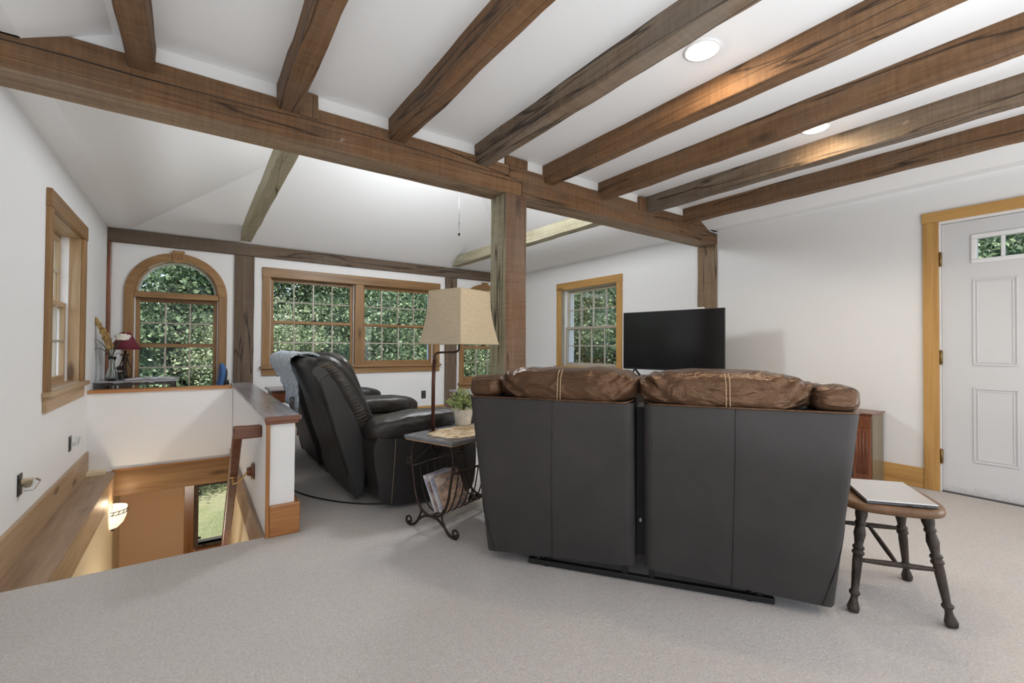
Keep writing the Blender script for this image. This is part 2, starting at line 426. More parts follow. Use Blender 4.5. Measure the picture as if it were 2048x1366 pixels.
def bez(pts, n=12):
    """Catmull-Rom through points"""
    P = [Vector(p) for p in pts]; P = [P[0]*2-P[1]]+P+[P[-1]*2-P[-2]]; out = []
    for i in range(1, len(P)-2):
        for k in range(n):
            t = k/n
            out.append(.5*((2*P[i])+(P[i+1]-P[i-1])*t+(2*P[i-1]-5*P[i]+4*P[i+1]-P[i+2])*t*t+(3*P[i]-P[i-1]-3*P[i+1]+P[i+2])*t**3))
    out.append(P[-2]); return out

XL, XR, YF, YN = -.784, 4.688, 6.574, -3.4
YB, YB2 = 2.731, 2.94
ZC, ZW = 2.515, 2.37
T = .17
class Fr:
    """frame on a wall: u along, z up, d out through the wall"""
    def __init__(s, o, U, D): s.o = Vector(o); s.U = Vector(U); s.D = Vector(D)
    def P(s, u, z, d): return s.o+s.U*u+s.D*d+Vector((0, 0, z))
    def box(s, mb, u0, u1, z0, z1, d0, d1):
        return mb.hexa([s.P(u0, z0, d0), s.P(u1, z0, d0), s.P(u1, z0, d1), s.P(u0, z0, d1), s.P(u0, z1, d0), s.P(u1, z1, d0), s.P(u1, z1, d1), s.P(u0, z1, d1)])
FF = Fr((0, YF, 0), (1, 0, 0), (0, 1, 0))
FL = Fr((XL, 0, 0), (0, 1, 0), (-1, 0, 0))
FRt = Fr((XR, 0, 0), (0, 1, 0), (1, 0, 0))
FN = Fr((0, YN, 0), (1, 0, 0), (0, -1, 0))

# ------------------------------------------------------------------ room shell
def arcpts(F, c, zs, r, d, n=24, a0=0, a1=math.pi, rz=None):
    return [F.P(c-r*math.cos(a0+(a1-a0)*i/n), zs+(rz or r)*math.sin(a0+(a1-a0)*i/n), d) for i in range(n+1)]
def wall(name, label, F, u0, u1, z0, z1, ops, m=None):
    mb = MB(); u = u0
    for op in sorted(ops, key=lambda o: o[0]):
        a, b, c, d = op[:4]
        F.box(mb, u, a, z0, z1, 0, T)
        if c > z0: F.box(mb, a, b, z0, c, 0, T)
        if len(op) > 4:   # arched head
            ctr, zs, r = (a+b)/2, d, (b-a)/2
            pts = arcpts(F, ctr, zs, r, 0)+[F.P(b, z1, 0), F.P(a, z1, 0)]
            mb.prism(pts, F.D*T)
        else: F.box(mb, a, b, d, z1, 0, T)
        u = b
    F.box(mb, u, u1, z0, z1, 0, T)
    return struct(mb.build(name, m or M['wall']), label)
AR1, AR2 = (-.556, .244), (3.66, 4.46)
wall('wall_far', 'white far wall with arched windows and one wide window', FF, XL-T, XR+T, -.1, 2.44,
     [(*AR1, .49, 1.672, 'arch'), (.804, 3.124, .819, 1.975), (*AR2, .49, 1.672, 'arch')])
wall('wall_left', 'white left wall beside the stairwell', FL, YN, YF, -.1, 2.44, [(-2.3, -.7, .80, 2.0), (4.155, 5.19, .775, 1.975)])
wall('wall_right', 'white right wall with door and window', FRt, YN, YF, -.1, 2.44, [(-2.7, -1.1, .45, 2.05), (.0, .926, -.01, 2.06), (4.16, 5.29, .80, 1.975)])
wall('wall_rear', 'white wall behind the camera', FN, XL-T, XR+T, -.1, 2.6, [(.2, 3.6, .75, 2.15)])
# carpeted floor with the stairwell left open
mb = MB()
mb.box(XL, XR, YN, 2.893, -.06, 0); mb.box(.362, XR, 2.893, YF, -.06, 0); mb.box(XL, .362, 5.6, YF, -.06, 0)
fl = struct(mb.build('floor', M['carpet']), 'grey beige carpet with stairwell opening at left')
mb = MB(); mb.box(XL, XR, YN, 2.87, -.32, -.06); mb.box(.50, XR, 2.87, YF, -.32, -.06); mb.box(XL, .5, 5.69, YF, -.32, -.06)
struct(mb.build('trim_12', M['tan']), 'floor structure seen at the stairwell edge')
# ceiling: flat between sloped sides in front, hipped vault behind the main beam
mb = MB()
def slab(pts, t=.12): mb.prism(pts, (0, 0, t))
xa, xb, xc, xd = -.613, -.323, 4.277, 4.567
for y0, y1 in ((YN, YB+.02),):
    slab([(XL-T, y0, ZW), (xa, y0, ZW), (xa, y1, ZW), (XL-T, y1, ZW)])
    slab([(xa, y0, ZW), (xb, y0, ZC), (xb, y1, ZC), (xa, y1, ZW)])
    slab([(xb, y0, ZC), (xc, y0, ZC), (xc, y1, ZC), (xb, y1, ZC)])
    slab([(xc, y0, ZC), (xd, y0, ZW), (xd, y1, ZW), (xc, y1, ZC)])
    slab([(xd, y0, ZW), (XR+T, y0, ZW), (XR+T, y1, ZW), (xd, y1, ZW)])
y0, y1 = YB2-.02, YF
cx = (xa+xd)/2; hw = (xd-xa)/2; zr = ZW+hw*.5; yh = y1-hw
slab([(XL-T, y0-.2, ZW), (xa, y0-.2, ZW), (xa, y1+T, ZW), (XL-T, y1+T, ZW)])
slab([(xd, y0-.2, ZW), (XR+T, y0-.2, ZW), (XR+T, y1+T, ZW), (xd, y1+T, ZW)])
slab([(xa, y1, ZW), (xd, y1, ZW), (cx, yh, zr)])
slab([(xa, y0, ZW), (xa, y1, ZW), (cx, yh, zr), (cx, y0, zr)])
slab([(xd, y0, ZW), (cx, y0, zr), (cx, yh, zr), (xd, y1, ZW)])
slab([(xa, y1, ZW), (xd, y1, ZW), (xd, y1+T, ZW), (xa, y1+T, ZW)])
struct(mb.build('ceiling', M['ceil']), 'white ceiling, flat over the joists and vaulted beyond the main beam')
mb = MB(); mb.prism([(-.79, YB+.02, 2.2), (4.7, YB+.02, 2.2), (4.7, YB+.02, 2.40), (4.58, YB+.02, 2.37), (4.3, YB+.02, ZC+.1), (cx, YB+.02, zr+.1), (-.35, YB+.02, ZC+.1), (-.63, YB+.02, 2.37), (-.79, YB+.02, 2.4)], (0, .17, 0))
o = mb.build('wall_over_beam', M['wall']); struct(o, 'narrow white wall strip above the main beam')
# cut it to start above the beam: keep only the part above its top
for v in o.data.vertices:
    if v.co.z < 2.3: v.co.z = 2.36 if (v.co.x < -.7 or v.co.x > 4.6) else v.co.z

# ------------------------------------------------------------------ timber frame
BG = None
def beam(name, label, pts_or_box, m, cat='beam', group=None, bevel=.006, rough=.004, ext=None):
    mb = MB()
    if ext is not None: mb.prism(pts_or_box, ext)
    else: mb.box(*pts_or_box)
    c = Vector([sum(v[i] for v in mb.v)/len(mb.v) for i in range(3)])
    o = thing(name, None, None, c)
    # one mesh only: use the mesh itself as the thing
    C.objects.unlink(o); bpy.data.objects.remove(o)
    vs = mb.v; mb.v = [tuple(Vector(v)-c) for v in vs]
    ob = mb.build(name, m, None, bevel=bevel, rough=rough); ob.location = c
    return tag(ob, label, cat, group)
# main beam in two lengths meeting in a scarf joint beside the centre post
mbm = thing('main_beam', 'heavy rough-sawn cross beam resting on the centre post', 'beam', (2, YB, 2.228))
y0, y1, zb, zt = YB, YB2, 2.228, 2.436
def bp(name, prof, m=BEAM[0], dy=0, lab=None):
    mb = MB(); mb.prism([(x, y0+dy, z) for x, z in prof], (0, y1-y0-2*dy, 0)); o = mb.build(name, m, mbm, bevel=.005, rough=.003)
    return o
bp('beam_length', [(XL-.05, zb), (2.014, zb), (2.014, 2.333), (1.30, 2.425), (1.21, zt), (-.467, zt), (-.613, 2.372), (XL-.05, 2.374)])
bp('beam_length', [(2.018, zb), (XR+.05, zb), (XR+.05, 2.342), (4.567, 2.342), (4.378, zt), (1.90, zt), (1.90, 2.352), (2.018, 2.336)])
bp('scarf_key', [(1.215, zt), (1.30, 2.429), (1.896, 2.355), (1.896, zt)], dy=.001)
ck = [(-0.67, 2.344), (-0.469, 2.348), (-0.241, 2.341), (0.009, 2.347), (0.226, 2.348), (0.521, 2.361), (1.052, 2.361), (1.483, 2.354), (1.814, 2.347)]
mb = MB(); w_ = [.0016, .0022, .0028, .002, .0016, .0018, .0012, .0014, .0008]
mb.prism([(x, YB-.0035, z+w) for (x, z), w in zip(ck, w_)]+[(x, YB-.0035, z-w) for (x, z), w in list(zip(ck, w_))[::-1]], (0, .004, 0)); mb.build('drying_crack', DARKW[0], mbm)
mb = MB(); mb.box(1.866, 2.066, YB-.004, YB2, zt, 2.505); mb.build('peg_block', BEAM[2], mbm, bevel=.004)
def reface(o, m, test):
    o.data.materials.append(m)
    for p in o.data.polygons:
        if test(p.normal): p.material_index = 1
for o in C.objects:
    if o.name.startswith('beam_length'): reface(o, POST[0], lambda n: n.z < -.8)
# joists
joists = [(-.268, 'leftmost ceiling joist, nearest the left wall'), (.356, 'second ceiling joist from the left, with a patch block beside its end'),
          (.985, 'third ceiling joist from the left, with white paint scuffs'), (1.607, 'fourth ceiling joist, touching the large recessed light'),
          (2.23, 'fifth ceiling joist, just right of the centre post, glowing orange from the light'), (2.85, 'sixth ceiling joist, between the two recessed lights'),
          (3.475, 'seventh ceiling joist with a small block at its end'), (4.085, 'rightmost ceiling joist, nearest the door wall')]
mats = [BEAM[1]]*8
for i, (x, lb) in enumerate(joists):
    zbt = 2.375
    beam('ceiling_joist', lb+', rough sawn', (x, x+.102, YN+.02, YB+.035, zbt, ZC+.01), (BEAMG if i in (3, 6) else BEAM)[1], 'beam', 'rough ceiling joists over the near room', bevel=.007, rough=.0075)
beam('joist_patch_block', 'short wood block beside the second ceiling joist end', (.461, .563, YB-.015, YB+.02, 2.372, 2.508), BEAM[2], 'block')
beam('joist_patch_block', 'thin wood block left of the seventh joist end', (3.37, 3.470, YB-.012, YB+.02, 2.366, 2.500), BEAM[2], 'block')
def endcut(x0, x1, zb_, zt_):
    yb = YF-.19; 
    return [(x0, YB2-.01, zb_), (x0, YF-.13, zb_), (x0, YF-.33, zt_), (x0, YB2-.01, zt_)]
beam('tie_beam', 'pale weathered tie beam over the desk end, left of the main window', endcut(.455, .57, ZW+.005, 2.52), TIE[1], 'beam', ext=(.115, 0, 0), rough=.006)
beam('tie_beam', 'pale weathered tie beam seen behind the centre post', endcut(3.365, 3.49, ZW+.005, 2.52), TIE[1], 'beam', ext=(.125, 0, 0), rough=.006)
beam('wall_plate', 'dark horizontal timber along the top of the far wall', (XL+.001, XR-.001, YF-.035, YF-.001, 2.215, 2.368), PLATE[0], 'beam', rough=.003)
beam('far_wall_post', 'split grey timber post between arched and wide windows', (.406, .618, YF-.035, YF-.001, 0, 2.214), PLATE[2], 'post', rough=.003)
beam('far_wall_post', 'grey timber post right of the wide window, behind the lamp', (3.309, 3.518, YF-.035, YF-.001, 0, 2.214), PLATE[2], 'post', rough=.003)
beam('corner_post', 'narrow red-brown timber strip in the far left corner', (XL+.001, -.748, YF-.04, YF-.001, 0, 2.214), RED[2], 'post', rough=.003)
beam('centre_post', 'thick square timber post under the main beam joint behind the loveseat', (1.868, 2.060, YB, YB2, 0, 2.228), CPOST[2], 'post', rough=.005)
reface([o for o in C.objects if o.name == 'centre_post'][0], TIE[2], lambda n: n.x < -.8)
beam('right_wall_post', 'timber post against the right wall behind the television', (XR-.03, XR-.001, YB, YB2+.01, 0, 2.228), POST[2], 'post', rough=.003)

# ------------------------------------------------------------------ windows
MUNT = fam('glare_pale_muntin', (.34, .29, .22), (.50, .45, .37), (.64, .60, .53), knots=0, rough=.45)  # window glare put into the muntin colour as a paler tone
def P_(F, name, boxes, m, parent, bevel=.003, kind=None):
    mb = MB()
    for b in boxes: F.box(mb, *b)
    return mb.build(name, m, parent, bevel=bevel)
def woods(F, fa): return fa[1] if abs(F.U.y) > .5 else fa[0]
def sash(F, root, u0, u1, z0, z1, d, cols, rows, fa, st=.038, bot=.045, top=.038, mw=.017):
    H, V = woods(F, fa), fa[2]
    s = P_(F, 'sash', [(u0, u0+st, z0, z1, d, d+.032), (u1-st, u1, z0, z1, d, d+.032)], V, root)
    P_(F, 'rail', [(u0+st, u1-st, z0, z0+bot, d, d+.032)], H, s); P_(F, 'rail', [(u0+st, u1-st, z1-top, z1, d, d+.032)], H, s)
    a, b, c, e = u0+st, u1-st, z0+bot, z1-top
    pw, ph = (b-a)/cols, (e-c)/rows
    for i in range(1, cols): P_(F, 'muntin', [(a+pw*i-mw/2, a+pw*i+mw/2, c, e, d+.004, d+.028)], MUNT[2], s, .002)
    for j in range(1, rows): P_(F, 'muntin', [(a, b, c+ph*j-mw/2, c+ph*j+mw/2, d+.0045, d+.0275)], woods(F, MUNT), s, .002)
    for i in range(cols):
        for j in range(rows):
            P_(F, 'pane', [(a+pw*i, a+pw*(i+1), c+ph*j, c+ph*(j+1), d+.014, d+.018)], M['glass'], s, 0)
    return s
def lock(F, root, u, z, d):
    mb = MB(); F.box(mb, u-.03, u+.03, z, z+.008, d-.005, d+.02); F.box(mb, u-.012, u+.03, z+.008, z+.02, d-.012, d+.004)
    mb.build('sash_lock', M['iron'], root, bevel=.002)
def dh(F, root, u0, u1, z0, z1, zm, cols, fa, rows=2, d=.06, left_liner=True):
    """double-hung unit filling the clear opening"""
    V, H = fa[2], woods(F, fa)
    P_(F, 'jamb', [(u0-.02, u0+.003, z0+.002, z1, 0, T+.002)], V, root); P_(F, 'jamb', [(u1-.003, u1+.02, z0+.002, z1, 0, T+.002)], V, root)
    P_(F, 'head_jamb', [(u0-.02, u1+.02, z1-.003, z1+.02, 0, T+.002)], H, root)
    P_(F, 'jamb_liner', [(u0, u0+.012, z0, z1, d-.012, d+.085)], M['vinyl'], root, 0); P_(F, 'jamb_liner', [(u1-.012, u1, z0, z1, d-.012, d+.085)], M['vinyl'], root, 0)
    sash(F, root, u0+.012, u1-.012, z0, zm+.024, d, cols, rows, fa, bot=.06)
    sash(F, root, u0+.012, u1-.012, zm-.022, z1, d+.036, cols, rows, fa, top=.045, bot=.04)
    lock(F, root, (u0+u1)/2, zm+.024, d)
    P_(F, 'sill', [(u0, u1, z0-.02, z0+.005, .05, T+.01)], H, root, 0)
    # white exterior frame and outer sill
    P_(F, 'exterior_frame', [(u0-.06, u0+.004, z0-.04, z1+.04, T, T+.09), (u1-.004, u1+.06, z0-.04, z1+.04, T, T+.09), (u0-.06, u1+.06, z1, z1+.06, T, T+.09), (u0-.08, u1+.08, z0-.06, z0, T-.04, T+.12)], M['vinyl'], root)
def casing(F, root, u0, u1, z0, z1, w, head, fa, side_to=None, t=.026):
    V, H = fa[2], woods(F, fa)
    P_(F, 'casing', [(u0-w, u0-.002, z0, z1, -t, 0)], V, root); P_(F, 'casing', [(u1+.002, u1+w, z0, z1, -t, 0)], V, root)
    P_(F, 'head_casing', [(u0-w-.004, u1+w+.004, z1, z1+head, -t-.004, 0)], H, root)
def stool(F, root, u0, u1, zt, fa, w=.09, ap=.085, th=.033):
    H = woods(F, fa)
    P_(F, 'stool', [(u0-w-.022, u1+w+.022, zt-th, zt, -.055, 0), (u0, u1, zt-th, zt+.003, 0, .06)], H, root, .005)
    P_(F, 'apron', [(u0-w, u1+w, zt-th-ap, zt-th, -.024, 0)], H, root, .004)
# far wide window
w1 = thing('window_2', 'wide double window in the far wall, honey wood casing', None, FF.P(1.96, .8, 0), kind='structure')
dh(FF, w1, .804, 1.888, .819, 1.975, 1.395, 4, TRIM); dh(FF, w1, 2.000, 3.124, .819, 1.975, 1.395, 4, TRIM)
P_(FF, 'mullion', [(1.884, 2.004, .819, 1.975, -.02, .15)], TRIM[2], w1)
casing(FF, w1, .804, 3.124, .819, 1.975, .091, .121, TRIM); stool(FF, w1, .804, 3.124, .819, TRIM)
# left wall window
w3 = thing('window_4', 'narrow left wall window above the stairs', None, FL.P(4.67, .8, 0), kind='structure')
dh(FL, w3, 4.155, 5.19, .775, 1.975, 1.40, 4, PALE, d=.085); casing(FL, w3, 4.155, 5.19, .775, 1.975, .085, .115, TRIM); stool(FL, w3, 4.155, 5.19, .775, PALE, .085, .1)
# right wall window
w4 = thing('window_5', 'right wall window left of the television, yellow pine casing', None, FRt.P(4.7, .8, 0), kind='structure')
SASHW = fam('washed_sash', (.30, .25, .18), (.46, .41, .33), (.60, .56, .48), knots=.2, rough=.5)
dh(FRt, w4, 4.16, 5.29, .80, 1.975, 1.38, 4, SASHW, d=.075); casing(FRt, w4, 4.16, 5.29, .80, 1.975, .093, .107, YTRIM); stool(FRt, w4, 4.16, 5.29, .80, YTRIM)
# arched windows
def arched(name, label, c):
    r_ = thing(name, label, None, FF.P(c, .5, 0), kind='structure')
    ri, ro, zs = .40, .485, 1.672
    u0, u1 = c-ri, c+ri
    for a in (u0-.085, u1): P_(FF, 'casing', [(a, a+.085, .49, zs, -.026, 0)], TRIM[2], r_)
    for a0, a1 in ((0, math.pi/2), (math.pi/2, math.pi)):
        mb = MB(); mb.prism(arcpts(FF, c, zs, ro, -.026, 16, a0, a1)+arcpts(FF, c, zs, ri, -.026, 16, a0, a1)[::-1], (0, .026, 0)); mb.build('arch_casing', TRIM[0], r_, bevel=.003)
    for ra, rb, d0, d1, nm, m in ((ri+.002, ri-.014, -.02, T, 'arch_jamb', TRIM[0]), (ri-.014, ri-.030, .05, .09, 'arch_stop', PALE[0]), (ri+.0, ri-.035, T, T+.08, 'arch_exterior', M['vinyl'])):
        mb = MB(); mb.prism(arcpts(FF, c, zs+.02, ra, d0, 28)+arcpts(FF, c, zs+.02, rb, d0, 28)[::-1], (0, d1-d0, 0)); mb.build(nm, m, r_)
    mb = MB(); mb.prism(arcpts(FF, c, zs+.02, ri-.025, .066, 28), (0, .004, 0)); mb.build('pane', M['glass'], r_)
    # keystone with rosette
    ks = P_(FF, 'keystone', [(c-.058, c+.058, zs+.375, zs+.515, -.042, 0)], TRIM[2], r_, .006)
    mb = MB(); mb.tube([FF.P(c+.032*math.cos(t*math.pi/8), zs+.445+.032*math.sin(t*math.pi/8), -.043) for t in range(16)], .006, 6, True); mb.build('rosette', TRIM[2], ks)
    mb = MB(); mb.soft(FF.P(c, zs+.445, -.044), (.014, .008, .014), 1, 3); mb.build('rosette', TRIM[2], ks)
    P_(FF, 'transom_bar', [(u0, u1, zs-.045, zs+.022, -.01, .15)], TRIM[0], r_, .005)
    P_(FF, 'jamb', [(u0-.02, u0+.003, .49, zs, 0, T)], TRIM[2], r_); P_(FF, 'jamb', [(u1-.003, u1+.02, .49, zs, 0, T)], TRIM[2], r_)
    for a in (u0, u1-.012): P_(FF, 'jamb_liner', [(a, a+.012, .49, zs-.045, .03, .15)], M['vinyl'], r_, 0)
    z1 = zs-.045
    sash(FF, r_, u0+.012, u1-.012, .49, 1.104, .06, 3, 2, TRIM, bot=.1, top=.047)
    sash(FF, r_, u0+.012, u1-.012, 1.060, z1, .096, 3, 2, TRIM, bot=.04, top=.045)
    lock(FF, r_, c, 1.104, .06)
    P_(FF, 'exterior_frame', [(u0-.06, u0+.004, .45, zs, T, T+.09), (u1-.004, u1+.06, .45, zs, T, T+.09), (u0-.08, u1+.08, .43, .49, T-.04, T+.12)], M['vinyl'], r_)
    stool(FF, r_, u0, u1, .49, TRIM, .085, .08)
arched('window_1', 'arched window with keystone behind the desk, left end of the far wall', (AR1[0]+AR1[1])/2)
arched('window_3', 'arched window mostly hidden behind the centre post', (AR2[0]+AR2[1])/2)
# unseen windows added behind the camera to go with the fill lights
wr = thing('window_6', 'added wide window behind the camera, unseen', None, FN.P(1.9, .75, 0), kind='structure')
P_(FN, 'casing', [(.1, .2, .65, 2.25, -.02, .1), (3.6, 3.7, .65, 2.25, -.02, .1), (.2, 3.6, 2.15, 2.25, -.02, .1), (.2, 3.6, .65, .75, -.02, .1), (1.85, 1.95, .75, 2.15, 0, .1)], TRIM[2], wr)
wp = thing('window_9', 'added right wall window behind the camera, unseen', None, FRt.P(-1.9, .5, 0), kind='structure')
P_(FRt, 'casing', [(-2.8, -2.7, .35, 2.15, -.02, .1), (-1.1, -1.0, .35, 2.15, -.02, .1), (-2.7, -1.1, 2.05, 2.15, -.02, .1), (-2.7, -1.1, .35, .45, -.02, .1)], TRIM[2], wp)
wq = thing('window_7', 'added left wall window behind the camera, unseen', None, FL.P(-1.5, .8, 0), kind='structure')
P_(FL, 'casing', [(-2.4, -2.3, .7, 2.1, -.02, .1), (-.7, -.6, .7, 2.1, -.02, .1), (-2.3, -.7, 2.0, 2.1, -.02, .1), (-2.3, -.7, .7, .8, -.02, .1)], TRIM[2], wq)

# ------------------------------------------------------------------ door
def dirt():
    m, nt, p = mat('white_door_paint'); v = objcoord(nt, rnd=False)
    sep = N(nt, 'SeparateXYZ'); nt.links.new(v, sep.inputs[0])
    g = ramp(nt, mth(nt, 'ADD', sep.outputs[2], mth(nt, 'MULTIPLY', noisen(nt, v, 30, 6, .7), .16)), [(.075, (1, 1, 1)), (.15, (0, 0, 0))])
    nt.links.new(mixc(nt, mth(nt, 'MULTIPLY', g, .45), (.66, .665, .68), (.30, .29, .27)), p.inputs['Base Color'])
    p.inputs['Roughness'].default_value = .4; return m
M['door'] = dirt()
dr = thing('door_1', 'white panelled entry door in the right wall with small top panes', None, FRt.P(.463, 0, 0), kind='structure')
ya, yb = .008, .916
leaf = MB(); F = FRt; d0, d1 = .012, .057
lz0, lz1 = 1.755, 1.905; lu0, lu1 = .203, .723
for b in [(ya, yb, .012, lz0), (ya, yb, lz1, 2.046), (ya, lu0, lz0, lz1), (lu1, yb, lz0, lz1)]: F.box(leaf, *b, d0, d1)
lf = leaf.build('door_leaf', M['door'], dr, bevel=.0)
fr = MB()
for b in [(lu0-.032, lu1+.032, lz1, lz1+.032), (lu0-.032, lu1+.032, lz0-.032, lz0), (lu0-.032, lu0, lz0, lz1), (lu1, lu1+.032, lz0, lz1)]: F.box(fr, *b, d0-.014, d0+.001)
fr.build('lite_frame', M['white'], lf, bevel=.006)
pw = (lu1-lu0)/4
for i in range(4):
    P_(F, 'pane', [(lu0+pw*i, lu0+pw*(i+1), lz0, lz1, .03, .036)], M['glass'], lf, 0)
    if i: P_(F, 'muntin', [(lu0+pw*i-.009, lu0+pw*i+.009, lz0, lz1, .002, .05)], M['white'], lf)
for (a, b) in ((.52, .748), (.178, .406)):
    for (c, d) in ((.97, 1.61), (.256, .807)):
        rg = MB()
        for (q, w_, h_) in ((0, .012, .008), (.02, .010, .005)):
            for bx in [(a+q, b-q, d-q-w_, d-q), (a+q, b-q, c+q, c+q+w_), (a+q, a+q+w_, c+q+w_, d-q-w_), (b-q-w_, b-q, c+q+w_, d-q-w_)]: F.box(rg, *bx, d0-h_, d0+.001)
        pn = rg.build('panel', M['door'], lf, bevel=.004)
        fm = MB(); F.box(fm, a+.048, b-.048, c+.048, d-.048, d0-.007, d0+.001); fm.build('raised_field', M['door'], pn, bevel=.006)
for z in (1.778, 1.025, .271):
    mb = MB(); F.box(mb, .912, .928, z-.048, z+.048, -.004, .014)
    mb.tube([F.P(.9175, z-.05, -.008), F.P(.9175, z+.05, -.008)], .007, 8)
    for k in (-.052, .052): mb.soft(F.P(.9175, z+k, -.008), (.008, .008, .006), 1, 2)
    mb.build('hinge', M['oldbrass'], dr)
P_(F, 'door_jamb', [(.918, .928, 0, 2.06, 0, T)], M['white'], dr); P_(F, 'door_jamb', [(-.006, .004, 0, 2.06, 0, T)], M['white'], dr)
P_(F, 'door_jamb', [(-.006, .928, 2.05, 2.062, 0, T)], M['white'], dr)
P_(F, 'casing', [(.928, 1.020, 0, 2.070, -.022, 0)], YTRIM[2], dr); P_(F, 'casing', [(-.098, -.006, 0, 2.070, -.022, 0)], YTRIM[2], dr)
P_(F, 'head_casing', [(-.11, 1.024, 2.070, 2.148, -.027, 0)], YTRIM[1], dr)
P_(F, 'threshold', [(.0, .92, -.01, .012, .0, T)], M['darkgrey'], dr)
mb = MB(); mb.lathe([(.0, -.07), (.02, -.068), (.028, -.055), (.026, -.04), (.012, -.03), (.011, -.01), (.03, -.008), (.03, 0)], F.P(.075, .92, d0), 16, R=Matrix.Rotation(-math.pi/2, 3, 'Y') @ Matrix.Rotation(math.pi, 3, 'X')); mb.build('door_knob', M['brass'], lf)

# ------------------------------------------------------------------ baseboards
def bb(name, label, F, u0, u1, z0, z1, fa, t=.018):
    mb = MB(); F.box(mb, u0, u1, z0, z1, -t, 0); return struct(mb.build(name, woods(F, fa), bevel=.005), label)
bb('baseboard_right', 'pine baseboard along the right wall beside the door', FRt, 1.021, YB, 0, .157, YTRIM)
bb('baseboard_right_far', 'pine baseboard on the right wall beyond the post', FRt, YB2+.01, YF, 0, .157, YTRIM)
bb('baseboard_far', 'pine baseboard under the wide far window', FF, .62, 3.308, 0, .157, YTRIM)
bb('baseboard_right_near', 'pine baseboard right of the door', FRt, YN, -.1, 0, .157, YTRIM)
bb('baseboard_left', 'pale pine baseboard along the stairwell ledge', FL, YN, 5.57, -.09, .112, PALE)

# ------------------------------------------------------------------ stairwell
# half walls
mb = MB(); mb.box(XL, .342, 5.57, 5.69, -.32, .645); struct(mb.build('wall_stair_end', M['wall']), 'low white wall between stairwell and desk')
mb = MB(); mb.box(.345, .490, 2.885, 5.69, -.32, .645); struct(mb.build('wall_stair_side', M['wall']), 'low white wall between stairwell and recliner sofa')
mb = MB(); mb.box(XL, .335, 5.552, 5.71, .635, .665); struct(mb.build('trim_1', CAP[0], bevel=.006), 'wood cap on the low wall below the desk')
cp = thing('trim_2', 'varnished wood cap on the low stair wall, grey sheen put into its colour', None, (.42, 2.85, .65), kind='structure')
mb = MB(); mb.box(.326, .520, 2.855, 5.71, .655, .680); mb.build('cap_board', GREYED[1], cp, bevel=.006)
mb = MB(); mb.box(.330, .514, 2.851, 2.876, .652, .6805); mb.box(.335, .508, 2.862, 2.884, .635, .655); mb.build('cap_end', RED[0], cp, bevel=.005)
mb = MB(); mb.box(.496, .512, 2.9, 5.69, .640, .655); mb.build('cap_moulding', CAP[1], cp, bevel=.004)
mb = MB(); mb.box(.340, .360, 2.866, 2.886, -.30, .652); struct(mb.build('trim_3', CAP[2], bevel=.003), 'orange wood corner strip on the low wall end')
mb = MB(); mb.box(.360, .518, 2.858, 2.890, 0, .176); mb.box(.49, .518, 2.89, 5.69, 0, .176); struct(mb.build('baseboard_stair_end', CAP[0], bevel=.006), 'orange baseboard block at the low wall end')
# ledge and boards around the opening
mb = MB(); mb.box(XL, -.575, 2.893, 5.57, -.115, -.09); struct(mb.build('trim_4', SHELF[1], bevel=.006), 'varnished wood ledge along the left of the stairwell')
mb = MB(); mb.box(-.60, -.582, 2.893, 5.57, -.32, -.115); struct(mb.build('trim_5', PALE[1], bevel=.002), 'pale board under the ledge')
mb = MB(); mb.box(-.6, .342, 5.548, 5.57, -.325, -.085); struct(mb.build('trim_6', TRIM[0], bevel=.003), 'knotty header board at the far side of the stairwell')
mb = MB(); mb.box(-.6, .342, 5.542, 5.57, -.09, -.076); struct(mb.build('trim_7', CAP[0], bevel=.003), 'thin lip on the header board')
mb = MB(); mb.box(.322, .345, 2.893, 5.57, -.225, .004); struct(mb.build('trim_8', SHELF[1], bevel=.003), 'wood skirt board along the right of the stairwell')
mb = MB(); mb.box(.33, .345, 2.893, 5.57, -.27, -.225); struct(mb.build('trim_9', YTRIM[1], bevel=.004), 'yellow moulding under the skirt board')
# lower walls
ZL = -2.75
mb = MB(); mb.box(-.70, -.582, 1.2, 5.45, ZL, -.32); mb.box(XL-T, -.643, 5.45, YF+T, ZL, -.06); struct(mb.build('wall_lower_left', M['beige']), 'beige lower stair wall with the sconce')
mb = MB(); mb.box(.345, .46, 1.2, 6.05, ZL, -.27); struct(mb.build('wall_lower_right', M['beige']), 'beige lower stair wall at right')
wall('wall_lower_far', 'tan wall of the lower entry', FF, XL-T, 2.2, ZL, -.06, [(.06, .66, -1.30, -.59)], M['tan'])
mb = MB(); mb.box(2.1, 2.2, 1.2, YF, ZL, -.3); mb.box(-.7, 2.2, 1.1, 1.2, ZL, -.3); struct(mb.build('wall_lower_back', M['tan']), 'tan wall closing the lower entry')
mb = MB(); mb.box(XL, 2.2, 1.2, YF, ZL-.1, ZL); struct(mb.build('floor_lower', SHELF[0]), 'wood floor of the lower entry')
wl_ = thing('window_8', 'lower entry window onto the lawn, dark frame', None, FF.P(.36, -.95, 0), kind='structure')
P_(FF, 'casing', [(-.067, .027, -1.45, -.50, -.02, 0)], CAP[2], wl_); P_(FF, 'casing', [(.69, .78, -1.45, -.50, -.02, 0)], CAP[2], wl_); P_(FF, 'head_casing', [(-.067, .78, -.575, -.50, -.024, 0)], CAP[0], wl_)
P_(FF, 'frame', [(.027, .072, -1.335, -.575, -.01, .08), (.648, .69, -1.335, -.575, -.01, .08), (.072, .648, -1.335, -1.30, -.01, .08), (.072, .648, -.605, -.575, -.01, .08)], PLATE[2], wl_)
P_(FF, 'pane', [(.066, .654, -1.31, -.59, .04, .045)], M['glass'], wl_, 0)
for z in (-.687, -1.222): P_(FF, 'latch', [(.070, .100, z-.008, z+.008, -.012, .03)], M['iron'], wl_)
